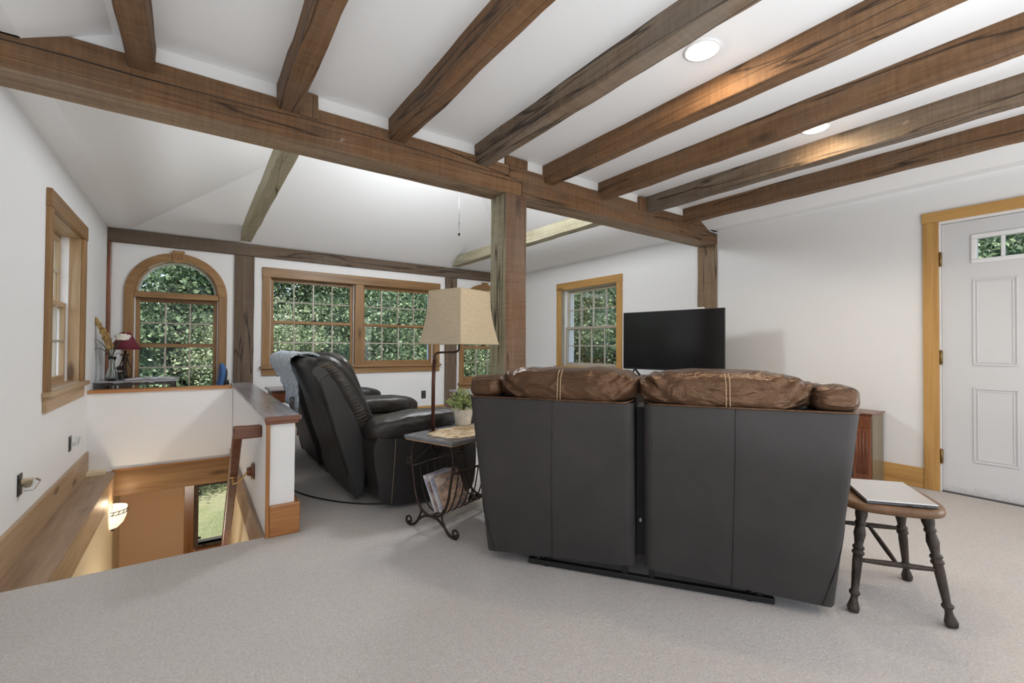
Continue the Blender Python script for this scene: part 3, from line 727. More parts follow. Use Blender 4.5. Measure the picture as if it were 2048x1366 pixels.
P_(FF, 'sill', [(.04, .68, -1.36, -1.335, -.05, 0)], CAP[0], wl_)
# stairs
st = thing('staircase', 'carpeted stairs going down', None, (-.1, 2.893, 0), kind='structure')
for i in range(10):
    mb = MB(); z = -.2*(i+1); y = 2.893+.2*i; mb.box(-.58, .343, y-.02, y+.2, z-.2, z); mb.build('stair_step', M['carpet'], st, bevel=.012)
mb = MB(); mb.box(-.58, .343, 2.84, 2.893, -.25, -.001); mb.build('riser', M['carpet'], st)
# handrail
hr = thing('handrail', 'dark varnished stair handrail returning to the low wall', 'handrail', (.24, 3.14, .58))
xi, xo = .197, .250
pr = [(3.105, .600), (3.17, .600), (4.75, -.98), (4.75, -1.055), (3.178, .528), (3.105, .528)]
mb = MB(); mb.prism([(xi, y, z) for y, z in pr], (xo-xi, 0, 0)); mb.build('rail', RED[1], hr, bevel=.008, seg=2)
mb = MB(); mb.box(xi, .343, 3.100, 3.155, .527, .601); mb.build('rail_return', RED[0], hr, bevel=.008, seg=2)
for (yy, zz) in ((3.50, .245), (4.45, -.70)):
    mb = MB(); mb.tube(bez([(.222, yy, zz-.045), (.225, yy, zz-.075), (.26, yy, zz-.065), (.305, yy, zz+.03-.04)], 6), .006, 8); mb.soft((.222, yy, zz-.03), (.02, .03, .01), 1, 3)
    br = mb.build('bracket', M['brass'], hr)
    mb = MB(); R = Matrix.Rotation(-math.pi/2, 3, 'Y')
    mb.lathe([(.0, .04), (.028, .04), (.03, .034), (.03, .012), (.026, .010)], (.343, yy, zz-.01), 18, R=R)
    mb.lathe([(.030, .018), (.052, .016), (.058, .008), (.058, .0)], (.343, yy, zz-.01), 18, R=R); mb.build('wall_rosette', RED[2], br)
# sconce
sc = thing('wall_sconce', 'half-bowl alabaster sconce glowing on the lower stair wall', 'sconce', (-.582, 5.30, -.45))
prof = [(.012, -.545), (.05, -.53), (.085, -.49), (.105, -.44), (.113, -.39), (.112, -.352), (.106, -.352), (.10, -.40), (.075, -.48), (.012, -.53)]
mb = MB(); mb.lathe(prof, (-.578, 5.30, 0), 20, math.pi, -math.pi/2); mb.build('bowl', M['sconce'], sc)
mb = MB()
for z, r in ((-.40, .1145), (-.372, .1155)): mb.tube([(-.578+r*math.cos(t), 5.30+r*math.sin(t), z) for t in np.linspace(-1.5, 1.5, 20)], .0028, 6)
for k in range(9):
    t = -1.4+2.8*k/8; mb.tube([(-.578+.115*math.cos(t), 5.30+.115*math.sin(t), -.398), (-.578+.116*math.cos(t+.12), 5.30+.116*math.sin(t+.12), -.374)], .003, 5)
mb.build('metal_band', M['iron'], sc)
mb = MB(); mb.soft((-.566, 5.30, -.552), (.012, .012, .012), 1, 3); mb.build('finial', M['iron'], sc)
light('POINT', 'sconce_bulb', (-.50, 5.28, -.31), 1.1, (1, .80, .56), shadow_soft_size=.03)
light('POINT', 'stairwell_fill_light', (-.1, 4.35, -1.15), 16, (1, .93, .84), shadow_soft_size=.1)  # added fill hidden in the stairwell to brighten the lower walls

# ------------------------------------------------------------------ ceiling lights and fan
for i, (x, y) in enumerate(((1.975, 1.227), (3.262, 1.233), (1.975, -1.3), (3.262, -1.3), (.70, -1.3))):  # the last three are unseen, added to light the near room
    lb = ['large round recessed ceiling light beside the fourth joist', 'recessed ceiling light half hidden by the sixth joist', 'added recessed light behind the camera', 'added recessed light behind the camera, right', 'added recessed light behind the camera, left'][i]
    t_ = thing('recessed_light', lb, 'ceiling light', (x, y, ZC), group='recessed ceiling lights')
    mb = MB(); mb.lathe([(.084, .004), (.084, -.006), (.072, -.008), (.068, -.003)], (x, y, ZC), 32); mb.build('trim_ring', M['white'], t_)
    mb = MB(); mb.lathe([(.0, -.012), (.04, -.011), (.068, -.006), (.068, .0)], (x, y, ZC-.003), 32); mb.build('diffuser', M['lamp'], t_)
    light('AREA', 'recessed_light_beam', (x, y, ZC-.02), 1.2, (1, .84, .66), (0, 0, 0), .12, shape='DISK')
fan = thing('ceiling_fan', 'ceiling fan above the main beam, only its thin pull chain with dark bead in view', 'ceiling fan', (1.98, 3.66, 3.45))
mb = MB(); mb.tube([(1.98, 3.66, 3.75), (1.98, 3.66, 2.86)], .012); mb.build('downrod', M['oldbrass'], fan)
mb = MB(); mb.lathe([(.02, 2.88), (.09, 2.86), (.11, 2.79), (.09, 2.72), (.03, 2.71)], (1.98, 3.66, 0), 24); mb.build('motor_housing', M['oldbrass'], fan)
mb = MB(); mb.lathe([(.02, 2.71), (.08, 2.69), (.10, 2.63), (.06, 2.59), (.005, 2.58)], (1.98, 3.66, 0), 24); mb.build('glass_globe', M['globe'], fan)  # glowing globe added to the fan to go with the fill light
for k in range(5):
    a = k*2*math.pi/5+.3; R = Matrix.Rotation(a, 3, 'Z') @ Matrix.Rotation(.2, 3, 'X')
    mb = MB(); mb.obox(Vector((1.98, 3.66, 2.80))+R @ Vector((.36, 0, 0)), (.5, .12, .008), R); mb.build('blade', SHELF[0], fan, bevel=.003)
mb = MB(); mb.tube([(2.06, 3.655, 2.74), (2.085, 3.655, 2.62), (1.98, 3.655, 2.54), (1.98, 3.655, 2.135)], .0016, 6); mb.soft((1.98, 3.655, 2.22), (.004, .004, .006), 1, 2); ch = mb.build('pull_chain', M['iron'], fan)
mb = MB(); mb.lathe([(.002, .02), (.008, .012), (.010, 0), (.007, -.012), (.002, -.016)], (1.98, 3.655, 2.12), 10); mb.build('chain_bead', M['iron'], ch)
light('POINT', 'fan_lamp', (1.98, 3.85, 2.50), 92, (.92, .96, 1), shadow_soft_size=.15)  # added fill light for the far half, near the hidden fan
#LIGHTS2

# ------------------------------------------------------------------ loveseat (seen from behind)
SO = thing('reclining_loveseat', 'dark leather two-seat reclining loveseat seen from behind, brown top cushions over charcoal back', 'sofa', (1.662, 1.337, 0), -.953)
def L(mb, name, m, parent=None, **k): return mb.build(name, m, parent or SO, local=True, **k)
def seat_half(sx):
    """sx = -1 left seat, +1 right seat; x local, y away from the camera"""
    xo, xi_ = sx*.770, sx*.022
    def fn(u, v):
        x = xi_+(xo-xi_)*u
        z0 = .088+(.05-.088)*u
        z = z0+(.842-z0)*v
        y = .0+(-.13)*v + .016*math.sin(u*math.pi)*math.sin(v*math.pi)*-1
        # outer edge flares outward with height, then rounds away
        x += sx*(.045*(v-.35) if u > .5 else 0)*(u-.5)*2
        e = min(u, 1-u)
        y += .03*max(0, 1-e/.035)**2
        y += .004*noise.noise(Vector((x*4, z*4, sx)))
        return (x, y, z)
    mb = MB(); mb.grid(fn, 40, 30)
    # close it as a panel with depth
    def fn2(u, v):
        p = fn(u, v); return (p[0], .13+(-.0)*v if v < .2 else .13-.02*v, p[2])
    mb.grid(fn2, 12, 8)
    b = L(mb, 'back_panel', M['lback'])
    # side faces
    mb = MB()
    for u in (0., 1.):
        mb.grid(lambda a, v, u=u: Vector(fn(u, v)).lerp(Vector(fn2(u, v)), a), 4, 12)
    for v in (0., 1.):
        mb.grid(lambda a, u, v=v: Vector(fn(u, v)).lerp(Vector(fn2(u, v)), a), 4, 12)
    L(mb, 'side_gusset', M['lback'])
    # vertical seam
    us = .475 if sx > 0 else .475
    mb = MB(); mb.tube([Vector(fn(us+(.04 if sx < 0 else .0)*(1-v)-(.0), v))+Vector((0, -.0008, 0)) for v in np.linspace(.0, 1, 24)], .0022, 5); L(mb, 'seam', M['lblack'], b)
    mb = MB(); mb.tube([Vector(fn(.93+.045*(v*2), v*.42))+Vector((0, -.001, 0)) for v in np.linspace(0, 1, 14)], .0022, 5); L(mb, 'seam', M['lblack'], b)
    # piping along the top of the panel
    mb = MB(); mb.tube([Vector(fn(u, 1))+Vector((0, -.004, .002+.012*max(0, 1-u/.06)**2)) for u in np.linspace(0, 1, 30)], .0048, 8); L(mb, 'piping', M['lbrown'], b)
    # top cushion
    cxx, hx = sx*.345, .300
    def sh(q):
        t = q.x/hx
        out = t*sx
        q = q.copy()
        q.z *= 1-.28*max(0, abs(t)-.55)**1.5*2
        q.z = max(q.z, -.062)
        # gathered folds near both ends
        g = max(0, abs(t)-.35)
        f_ = math.sin(q.x*70*(1 if t > 0 else -1)-q.z*85+2*noise.noise(q*9)); q.y -= .014*g*f_; q.z += .008*g*f_
        return q
    mb = MB(); mb.soft((cxx+sx*-.015, .030, .907), (.335, .172, .080), .46, 34, .011, 8, fn=sh)
    cu = L(mb, 'headrest_cushion', M['lbrown'])
    # twin stitched centre seam
    for dx in (-.006, .008):
        pts = []
        for t in np.linspace(-1.25, .9, 26):
            pts.append((sx*.345+dx+(.006 if sx < 0 else -.004)*math.sin(t), .030-.176*max(0, math.cos(t))**.46, .907+max(-.06, .083*math.copysign(abs(math.sin(t))**.46, math.sin(t)))))
        mb = MB(); mb.tube(pts, .0022, 5); L(mb, 'stitching', M['stitch'], cu)
    # wing pad at the outer end
    mb = MB(); mb.soft((sx*.722, -.03, .892), (.082, .115, .053), .58, 18, .005, 12, fn=lambda q: Vector((q.x, q.y, max(q.z, -.048)))); wg = L(mb, 'wing_pad', M['lbrown'])
    # front of the seat (faces away): backrest, seat, footrest, arm
    mb = MB(); mb.soft((sx*.36, .22, .66), (.31, .10, .26), .5, 14, .006); L(mb, 'backrest', M['lbrown'])
    mb = MB(); mb.soft((sx*.33, .52, .40), (.31, .32, .11), .45, 14, .006); L(mb, 'seat_cushion', M['lbrown'])
    mb = MB(); mb.soft((sx*.33, .86, .26), (.31, .05, .17), .4, 12, .004); L(mb, 'footrest', M['lbrown'])
    mb = MB(); mb.soft((sx*.66, .50, .30), (.09, .38, .25), .3, 12, .004); ar = L(mb, 'armrest', M['lside'])
    mb = MB(); mb.soft((sx*.67, .50, .56), (.095, .36, .06), .5, 12, .005); L(mb, 'arm_pad', M['lbrown'], ar)
    mb = MB(); mb.box(sx*.34-.3, sx*.34+.3, .15, .85, .07, .28); L(mb, 'seat_base', M['lside'], bevel=.02)
    return wg
wgl = seat_half(-1); wgr = seat_half(1)
mb = MB(); mb.tube([(.700+.022*math.cos(t), -.05+.022*math.sin(t), .943) for t in np.linspace(0, 2*math.pi, 16)[:-1]], .005, 6, True); mb.soft((.745, -.045, .940), (.012, .010, .005), 1, 3); L(mb, 'control_button', M['silver'], wgr)
# hidden structure between the two seats and the steel base
mb = MB(); mb.box(-.021, .021, .10, .30, .10, .80); L(mb, 'centre_spacer', M['railmetal'])
mb = MB(); mb.box(-.54, .545, .035, .065, .006, .030); rl = L(mb, 'base_rail', M['railmetal'], bevel=.003)
for x in (-.49, -.07, .05, .49):
    mb = MB(); mb.box(x-.013, x+.013, .045, .075, .025, .11); mb.box(x-.013, x+.02, .05, .16, .085, .11); L(mb, 'rail_bracket', M['railmetal'], bevel=.003)
for x in (-.45, .45):
    for y in (.06, .78):
        mb = MB(); mb.lathe([(.018, 0), (.018, .012), (.01, .014), (.01, .07)], (x, y, 0), 12); L(mb, 'foot', M['black'])
mb = MB(); mb.box(-.45, -.42, .06, .80, .05, .07); mb.box(.42, .45, .06, .80, .05, .07); L(mb, 'side_rail', M['railmetal'])
mb = MB(); mb.soft((-.003, .09, .27), (.006, .006, .010), 1, 3); L(mb, 'cable_clip', M['white'])

# ------------------------------------------------------------------ black recliner sofa
RS = thing('recliner_sofa', 'black leather reclining sofa along the low stair wall, blanket over its back', 'sofa', (1.2, 3.9, 0))
def prof_back(s):
    # closed (x,z) outline of the reclined back seen from the side
    return bez([(.915, .045), (.85, .26), (.760, .55), (.690, .78), (.640, .90), (.600, .965), (.640, 1.005), (.735, .985), (.840, .880), (.925, .72), (.99, .59), (1.06, .48), (1.02, .30), (.98, .06)], 5)
def back(y0, y1):
    o = prof_back(0); n = len(o)
    mid = Vector((.84, .6, 0))
    mb = MB()
    def fn(u, v):
        k = min(n-1, int(round(u*(n-1)))); p = o[k]; y = y0+(y1-y0)*v
        e = min(v, 1-v); s = 1-.13*max(0, 1-e/.08)**2
        x = mid.x+(p.x-mid.x)*s; z = (mid.y+(p.y-mid.y)*s) if p.y > .2 else p.y
        return (x+.004*noise.noise(Vector((x*8, y*5, z*8))), y, z)
    mb.grid(fn, n, 26)
    for v in (0, 1): mb.add([fn(i/(n-1), v) for i in range(n)], [tuple(range(n))])
    return mb
for (a, b) in ((3.13, 3.93), (4.17, 4.95)):
    bk = back(a, b).build('back_shell', M['lrear'], RS)
    mb = MB(); mb.prism([(x, a-.004, z) for x, z in ((.672, .86), (.70, .78), (.765, .56), (.845, .30), (.925, .05), (.97, .06), (.985, .40), (.945, .52), (.86, .70), (.79, .83), (.73, .90))], (0, .02, 0)); mb.build('side_panel', M['lside'], RS, bevel=.008, seg=2)
    # rolled front bolster down the side
    path = bez([(.655, a+.06, .945), (.735, a+.05, .955), (.820, a+.05, .86), (.895, a+.045, .73), (.965, a+.045, .60), (1.03, a+.045, .47)], 6)
    mb = MB(); mb.tube(path, [.052+.022*math.sin(i/len(path)*math.pi) for i in range(len(path))], 12); bo = mb.build('side_bolster', M['lblack'], RS)
    mb = MB(); mb.soft((.92, (a+b)/2, .78), (.075, (b-a)/2-.06, .26), .5, 14, .008, R=Matrix.Rotation(-.45, 3, 'Y') if False else None, fn=lambda q: Vector((q.x+.42*-q.z, q.y, q.z))); mb.build('back_cushion', M['lblack'], RS)
    mb = MB()   # gathered stitching on the bolster
    for k in range(34):
        t = .18+.72*k/33; p = path[int(t*(len(path)-1))]; 
        mb.tube([(p.x-.050, p.y-.048, p.z-.016), (p.x-.020, p.y-.070, p.z+.000), (p.x+.004, p.y-.073, p.z+.010)], .0012, 4)
    mb.build('stitching', M['stitch'], bo)
    mb = MB(); mb.tube([(x, a+.004, z) for x, z in ((.672, .86), (.70, .78), (.765, .56), (.845, .30), (.925, .04))], .004, 6); mb.build('piping', M['lside'], bk)
    mb = MB(); mb.soft((1.38, (a+b)/2, .42), (.36, (b-a)/2-.02, .085), .42, 16, .010, 7); mb.build('seat_cushion', M['lblack'], RS)
    mb = MB(); mb.soft((1.70, (a+b)/2, .27), (.06, (b-a)/2-.03, .17), .4, 12, .004); mb.build('footrest', M['lblack'], RS)
# the base box and three arms
def arm(y0, y1, near=False):
    pr = bez([(.985, .50), (.955, .40), (.985, .20), (1.03, .055), (1.30, .02), (1.62, .03), (1.70, .09), (1.72, .30), (1.70, .50)], 5)
    mb = MB(); n = len(pr)
    def fn(u, v):
        p = pr[min(n-1, int(round(u*(n-1))))]
        return (p.x, y0+(y1-y0)*v, p.y)
    mb.grid(fn, n, 6, False)
    for v in (0, 1): mb.add([fn(i/(n-1), v) for i in range(n)], [tuple(range(n))])
    mb.add([fn(0, 0), fn(0, 1), fn(1, 1), fn(1, 0)], [(0, 1, 2, 3)])
    a = mb.build('arm_side', M['lside'], RS, bevel=.015, seg=2)
    yc, hw_ = (y0+y1)/2, (y1-y0)/2
    mb = MB(); mb.soft((1.34, yc-.008, .555), (.40, hw_+.030, .082), .55, 22, .010, 7, fn=lambda q: Vector((q.x, q.y, q.z*(1 if q.x > -.1 else 1+.15*(q.x+.1))-.22*(q.x-.03)**2))); mb.build('arm_pad', M['lblack'], a)
    return a
arm(2.885, 3.125); arm(3.94, 4.16); arm(4.96, 5.2)
ar = [o for o in C.objects if o.name.startswith('arm_side')][0]
mb = MB(); mb.tube([(x, 2.882, z) for x, z in bez([(1.10, .47), (1.095, .35), (1.085, .20), (1.075, .05)], 5)], .0014, 5); mb.build('stitching', M['stitch'], ar)
mb = MB(); mb.tube([(1.50+.0, 2.86-.004, .46), (1.505, 2.865, .54), (1.51, 2.90, .62), (1.515, 3.0, .64), (1.52, 3.1, .63)], .0025, 5); mb.build('stitching', M['stitch'], ar)
mb = MB(); mb.tube([(1.40+.045*math.cos(t), 2.880, .385+.045*math.sin(t)) for t in np.linspace(0, 2*math.pi, 22)[:-1]], .007, 6, True); mb.soft((1.40, 2.882, .385), (.022, .012, .022), 1, 5); mb.build('recline_handle', M['iron'], ar)
mb = MB(); mb.box(1.05, 1.66, 3.13, 4.96, .05, .36); mb.build('seat_base', M['lside'], RS, bevel=.02)
# blanket over the back
BL = MB()
bprof = bez([(.640, .42), (.655, .55), (.655, .70), (.640, .82), (.590, .915), (.575, .985), (.630, 1.025), (.735, 1.005), (.83, .915)], 6)
nb = len(bprof)
def bfn(u, v):
    y = 3.60+(4.46-3.60)*v
    lo = .13+.20*v+.06*math.sin(v*9)       # lower end hangs deeper at the near side
    t = lo+(1-lo-.05*(1-v)**2-.12*math.sin(v*3))*u
    k = t*(nb-1); i = min(nb-2, int(k)); p = bprof[i].lerp(bprof[i+1], k-i)
    y -= .34*(max(0, u-.30))*(1-v)**1.2
    y += .26*max(0, .32-u)*(1-v)
    w = .010*math.sin(v*26+u*3)*(1-u*.6)
    return (p.x-.012-w-.03*max(0, .45-u)*v, y, p.y+.006+.01*noise.noise(Vector((u*6, v*8, 0))))
BL.grid(bfn, 50, 60)
tag(BL.build('throw_blanket', M['knit'], solid=.012), 'pale blue cable-knit throw draped over the black recliner back', 'blanket')
mb = MB(); mb.tube(bez([(.505, 4.2, .01), (.60, 3.75, .008), (.72, 3.42, .008), (.90, 3.16, .008), (1.1, 3.02, .008), (1.3, 3.0, .01)], 8), .005, 6)
tag(mb.build('power_cord', M['black']), 'thin black power cord on the carpet under the black recliner', 'cord')

# ------------------------------------------------------------------ magazine rack table
ax = Vector((.34, -.94, 0)).normalized(); wx = Vector((.94, .34, 0)).normalized()
TB = thing('magazine_rack_table', 'small side table with slate top on scrolled iron magazine rack base', 'table', (1.35, 2.53, 0))
o0 = Vector((1.117, 2.415, 0))
def TP(s, w, z): return o0+ax*s+wx*w+Vector((0, 0, z))
def curl(c, r0, a0, turns, dr, n=18):
    return [(c[0]+(r0-dr*i/n)*math.cos(a0+turns*2*math.pi*i/n), c[1]+(r0-dr*i/n)*math.sin(a0+turns*2*math.pi*i/n)) for i in range(n+1)]
def endframe(w):
    fr_ = MB()
    # foot arch with scroll feet
    for sg in (-1, 1):
        c = curl((sg*.185, .034), .028, -math.pi/2, sg*-1.15*-1, .018)
        c = [(sg*.185+(x-sg*.185)*1, z) for x, z in c]
        arch = bez([(sg*.185, .006), (sg*.14, .018), (sg*.10, .055), (sg*.05, .085), (0, .092)], 6)
        fr_.tube([TP(a, w, b) for a, b in c[::-1]], .0065, 6); fr_.tube([TP(p[0], w, p[1]) for p in [Vector((q.x, q.y)) for q in [Vector((a[0], a[1], 0)) for a in arch]]], .008, 6)
        fr_.tube([TP(p.x, w, p.y) for p in bez([(sg*.115, .045, 0), (sg*.085, .10, 0), (sg*.095, .15, 0)], 6)], .0055, 6)
    f = fr_.build('foot_scroll', M['iron'], TB)
    u_ = MB()
    up = bez([(-.165, .375, 0), (-.150, .30, 0), (-.130, .20, 0), (-.085, .12, 0), (0, .092, 0), (.085, .12, 0), (.130, .20, 0), (.150, .30, 0), (.165, .375, 0)], 6)
    u_.tube([TP(p.x, w, p.y) for p in up], .008, 8)
    for sg in (-1, 1):
        c = curl((sg*.188, .385), .026, math.pi if sg > 0 else 0, -sg*1.15, .016)
        u_.tube([TP(a, w, b) for a, b in c], .0065, 6)
        u_.tube([TP(p.x, w, p.y) for p in bez([(sg*.135, .534, 0), (sg*.158, .49, 0), (sg*.168, .43, 0), (sg*.163, .36, 0)], 6)], .007, 6)
    u_.tube([TP(p.x, w, p.y) for p in bez([(-.16, .375, 0), (-.10, .43, 0), (-.03, .49, 0), (0, .533, 0)], 6)], .004, 6)
    u_.build('end_frame', M['iron'], TB)
for w in (.03, .50): endframe(w)
for s in (-.160, .160):
    mb = MB(); mb.tube([TP(s, .03, .362), TP(s, .50, .362)], .0065, 6); mb.build('rack_rail', M['iron'], TB)
mb = MB(); mb.tube([TP(0, .03, .094), TP(0, .50, .094)], .0065, 6); mb.build('rack_rail', M['iron'], TB)
up = bez([(-.160, .362, 0), (-.145, .28, 0), (-.125, .20, 0), (-.08, .12, 0), (0, .096, 0), (.08, .12, 0), (.125, .20, 0), (.145, .28, 0), (.160, .362, 0)], 5)
for k in range(1, 8):
    w = .03+.47*k/8; mb = MB(); mb.tube([TP(p.x, w, p.y) for p in up], .0042, 6); mb.build('rack_bar', M['iron'], TB)
mb = MB(); mb.prism([TP(-.195, -.01, .532), TP(.195, -.01, .532), TP(.195, .55, .532), TP(-.195, .55, .532)], (0, 0, .02)); mb.build('table_top', M['slate'], TB, bevel=.004)
mb = MB(); mb.prism([TP(-.188, -.004, .522), TP(.188, -.004, .522), TP(.188, .544, .522), TP(-.188, .544, .522)], (0, 0, .010)); mb.build('table_edge', SHELF[0], TB, bevel=.003)
# magazines leaning in the rack
for i, (s, w0, tilt, mm, ww, hh, lb) in enumerate(((.020, .13, .30, 'mag1', .205, .22, 'front magazine in the rack with an orange and grey photo cover'), (-.008, .115, .30, 'mag3', .205, .22, 'second magazine in the rack, lilac edge showing'),
                                           (-.022, .105, .31, 'mag2', .205, .22, 'third magazine in the rack, dark cover'), (-.036, .10, .32, 'mag3', .205, .22, 'rearmost magazine in the rack'))):
    R3 = Matrix((wx, Vector((0, 0, 1)), ax)).transposed()   # columns: along, up, toward the viewer
    Rz = R3 @ Matrix.Rotation(.03, 3, 'Z') @ Matrix.Rotation(-tilt-.12, 3, 'X')
    c = TP(s+.0, w0+.05, .215)
    mb = MB(); mb.obox((0, 0, 0), (ww, hh, .009), Rz); o = mb.build('magazine', M[mm]); o.location = c
    tag(o, lb, 'magazine', 'magazines in the rack')
    mb = MB(); mb.obox(Rz @ Vector((0, 0, -.001)), (ww-.004, hh+.002, .006), Rz); mb.build('pages', M['paper'], o, local=True)
# doily
mb = MB(); pts = []
dc = TP(.03, .27, .5535)
n = 72
for k in range(n):
    t = 2*math.pi*k/n; rr = 1+.035*math.sin(t*14)
    s_, w_ = .155*rr*math.copysign(abs(math.sin(t))**.7, math.sin(t)), .225*rr*math.copysign(abs(math.cos(t))**.7, math.cos(t))
    pts.append(dc+ax*s_+wx*w_)
mb.prism(pts, (0, 0, .003)); tag(mb.build('table_runner', M['doily']), 'scalloped beige lace doily on the slate side table', 'doily')
# plant in pot
pc = Vector((1.487, 2.668, .5565))
PT = thing('potted_plant', 'small bushy green plant in whitewashed pot on the doily', 'plant', pc)
mb = MB(); mb.lathe([(.045, 0), (.052, .01), (.058, .05), (.066, .108), (.060, .110), (.055, .095), (.0, .093)], pc, 24); mb.build('pot', M['pot'], PT)
mb = MB()
rng = random.Random(3)
def leafquad(mb, p, d, s, w=.5, up=None):
    d = Vector(d).normalized(); a = d.cross(Vector((rng.uniform(-1, 1), rng.uniform(-1, 1), rng.uniform(-1, 1)))).normalized()*s*w
    n_ = a.cross(d).normalized()*s*.12
    mb.add([p, p+d*s*.5+a+n_, p+d*s, p+d*s*.5-a+n_], [(0, 1, 2, 3)])
tips = []
for k in range(60):
    th, ph = rng.uniform(0, 2*math.pi), rng.uniform(.05, 1.65)
    d = Vector((math.sin(ph)*math.cos(th), math.sin(ph)*math.sin(th), math.cos(ph)*.9+.15)); ln = rng.uniform(.095, .145)
    base = pc+Vector((0, 0, .10)); tips.append((base, base+d*ln))
st_ = MB()
for a, b in tips: st_.tube([a, a.lerp(b, .5)+Vector((0, 0, .008)), b], .0011, 4)
st_.build('stems', M['stem'], PT)
for a, b in tips:
    for j in range(14):
        t = rng.uniform(.35, 1.02); p = a.lerp(b, t)
        leafquad(mb, p, (b-a).normalized()+Vector((rng.uniform(-1, 1), rng.uniform(-1, 1), rng.uniform(-.4, 1))), rng.uniform(.010, .018), .42)
tag(mb.build('foliage', M['herb'], PT), kind='stuff')
# lamp
lp = Vector((1.240, 2.612, .552)); crt = Vector((.8165, -.5774, 0))
LM = thing('table_lamp', 'bronze lamp with flared square beige linen shade on the slate side table', 'lamp', lp)
mb = MB(); mb.box(lp.x-.012, lp.x+.012, lp.y-.012, lp.y+.012, lp.z, lp.z+.005); mb.tube([lp, lp+Vector((0, 0, .30)), lp+Vector((.004, 0, .445))], .0115, 10); mb.build('pole', M['polemetal'], LM)
mb = MB(); mb.box(lp.x-.022, lp.x+.022, lp.y-.022, lp.y+.022, lp.z, lp.z+.006); mb.build('foot', M['iron'], LM, bevel=.002)
e = lp+Vector((.004, 0, .445))
ap = [e, e+Vector((0, 0, .03))+crt*.004, e+Vector((0, 0, .046))+crt*.02, e+Vector((0, 0, .050))+crt*.06, e+Vector((0, 0, .052))+crt*.125, e+Vector((0, 0, .060))+crt*.150, e+Vector((0, 0, .085))+crt*.158, e+Vector((0, 0, .20))+crt*.158]
mb = MB(); mb.tube(bez(ap, 5), .0065, 8); mb.build('arm', M['iron'], LM)
shc = e+crt*.158; z0s, z1s = 1.100, 1.432
def shade(u, v):
    # u around (4 sides), v up; bell profile
    ang = math.radians(10)
    k = u*4; side = int(k) % 4; f = k-int(k)
    rb = .250+(.192-.250)*(1-(1-v)**2.2)
    c0 = (math.cos(ang+side*math.pi/2), math.sin(ang+side*math.pi/2)); c1 = (math.cos(ang+(side+1)*math.pi/2), math.sin(ang+(side+1)*math.pi/2))
    x = (c0[0]*(1-f)+c1[0]*f)*rb; y = (c0[1]*(1-f)+c1[1]*f)*rb
    return shc.x+x, shc.y+y, z0s+(z1s-z0s)*v
import_ang = math.atan2(-shc.y, -shc.x)
def shade(u, v, ang=import_ang+.03):
    k = u*4; side = int(k) % 4; f = k-int(k)
    rb = .192+(.252-.192)*(1-v)**2.0
    c0 = (math.cos(ang+side*math.pi/2), math.sin(ang+side*math.pi/2)); c1 = (math.cos(ang+(side+1)*math.pi/2), math.sin(ang+(side+1)*math.pi/2))
    return (shc.x+(c0[0]*(1-f)+c1[0]*f)*rb, shc.y+(c0[1]*(1-f)+c1[1]*f)*rb, z0s+(z1s-z0s)*v)
mb = MB(); mb.grid(shade, 33, 16, False); sh_ = mb.build('shade', M['linen'], LM, solid=.003)
for v in (.0, 1.):
    mb = MB(); mb.tube([shade(i/32, v) for i in range(32)], .0035, 5, True); mb.build('shade_piping', M['linen'], sh_)
for s_ in range(4):
    mb = MB(); mb.tube([shade(s_/4+1e-6, v) for v in np.linspace(0, 1, 12)], .0025, 5); mb.build('shade_piping', M['linen'], sh_)
mb = MB()
for s_ in range(4): mb.tube([shc+Vector((0, 0, z1s-.03-shc.z)), Vector(shade(s_/4, .97))], .0018, 5)
mb.tube([shc+Vector((0, 0, .2)), (shc.x, shc.y, z1s+.012)], .003, 6); mb.soft((shc.x, shc.y, z1s+.016), (.006, .006, .008), 1, 2); mb.build('shade_carrier', M['iron'], LM)
mb = MB(); mb.soft((shc.x, shc.y, 1.24), (.028, .028, .045), 1, 6); mb.build('bulb', M['linenw'], LM)

# ------------------------------------------------------------------ stool with laptop
A = Vector((.8396, .5432, 0)); B = Vector((.5432, -.8396, 0)); SCn = Vector((2.485, .690, 0))
ST = thing('wooden_stool', 'worn dark wooden stool with turned legs holding a laptop', 'stool', SCn)
mb = MB(); pts = []
for k in range(56):
    t = 2*math.pi*k/56; ee = .62
    a, b = .205*math.copysign(abs(math.cos(t))**ee, math.cos(t)), .190*math.copysign(abs(math.sin(t))**ee, math.sin(t))
    pts.append(SCn+A*a+B*b)
ring = lambda sc_, z: [SCn+(p-SCn)*sc_+Vector((0, 0, z)) for p in pts]
rs = [ring(.90, .408), ring(.985, .416), ring(1.0, .428), ring(.985, .443), ring(.94, .447), ring(.55, .440), ring(.1, .438)]
mb.add([p for r in rs for p in r], [(i*56+k, i*56+(k+1) % 56, (i+1)*56+(k+1) % 56, (i+1)*56+k) for i in range(6) for k in range(56)]+[tuple(range(56)), tuple(range(6*56, 7*56))], True)
mb.build('seat', SEATW[0], ST)
feet = [(2.231, .711), (2.424, .448), (2.752, .662), (2.560, .925)]
lp_ = [(.0, .0), (.019, .004), (.022, .020), (.013, .050), (.012, .062), (.019, .072), (.020, .078), (.013, .088), (.0155, .14), (.0175, .20), (.0165, .222), (.022, .228), (.0215, .236), (.016, .242), (.021, .248), (.0205, .256), (.0145, .262), (.0175, .285), (.0215, .305), (.0175, .330), (.015, .338), (.0205, .345), (.0200, .352), (.0165, .358), (.0215, .378), (.022, .392), (.017, .408), (.014, .425)]
legs = []
for fx, fy in feet:
    f = Vector((fx, fy, 0)); d = f-SCn; tp = SCn+d*.66+Vector((0, 0, .43)); ax_ = (tp-f); q = Vector((0, 0, 1)).rotation_difference(ax_).to_matrix()
    mb = MB(); mb.lathe([(max(r, .001), z/.425*ax_.length) for r, z in lp_], f, 18, R=q); mb.build('leg', STOOLW[2], ST); legs.append((f, tp))
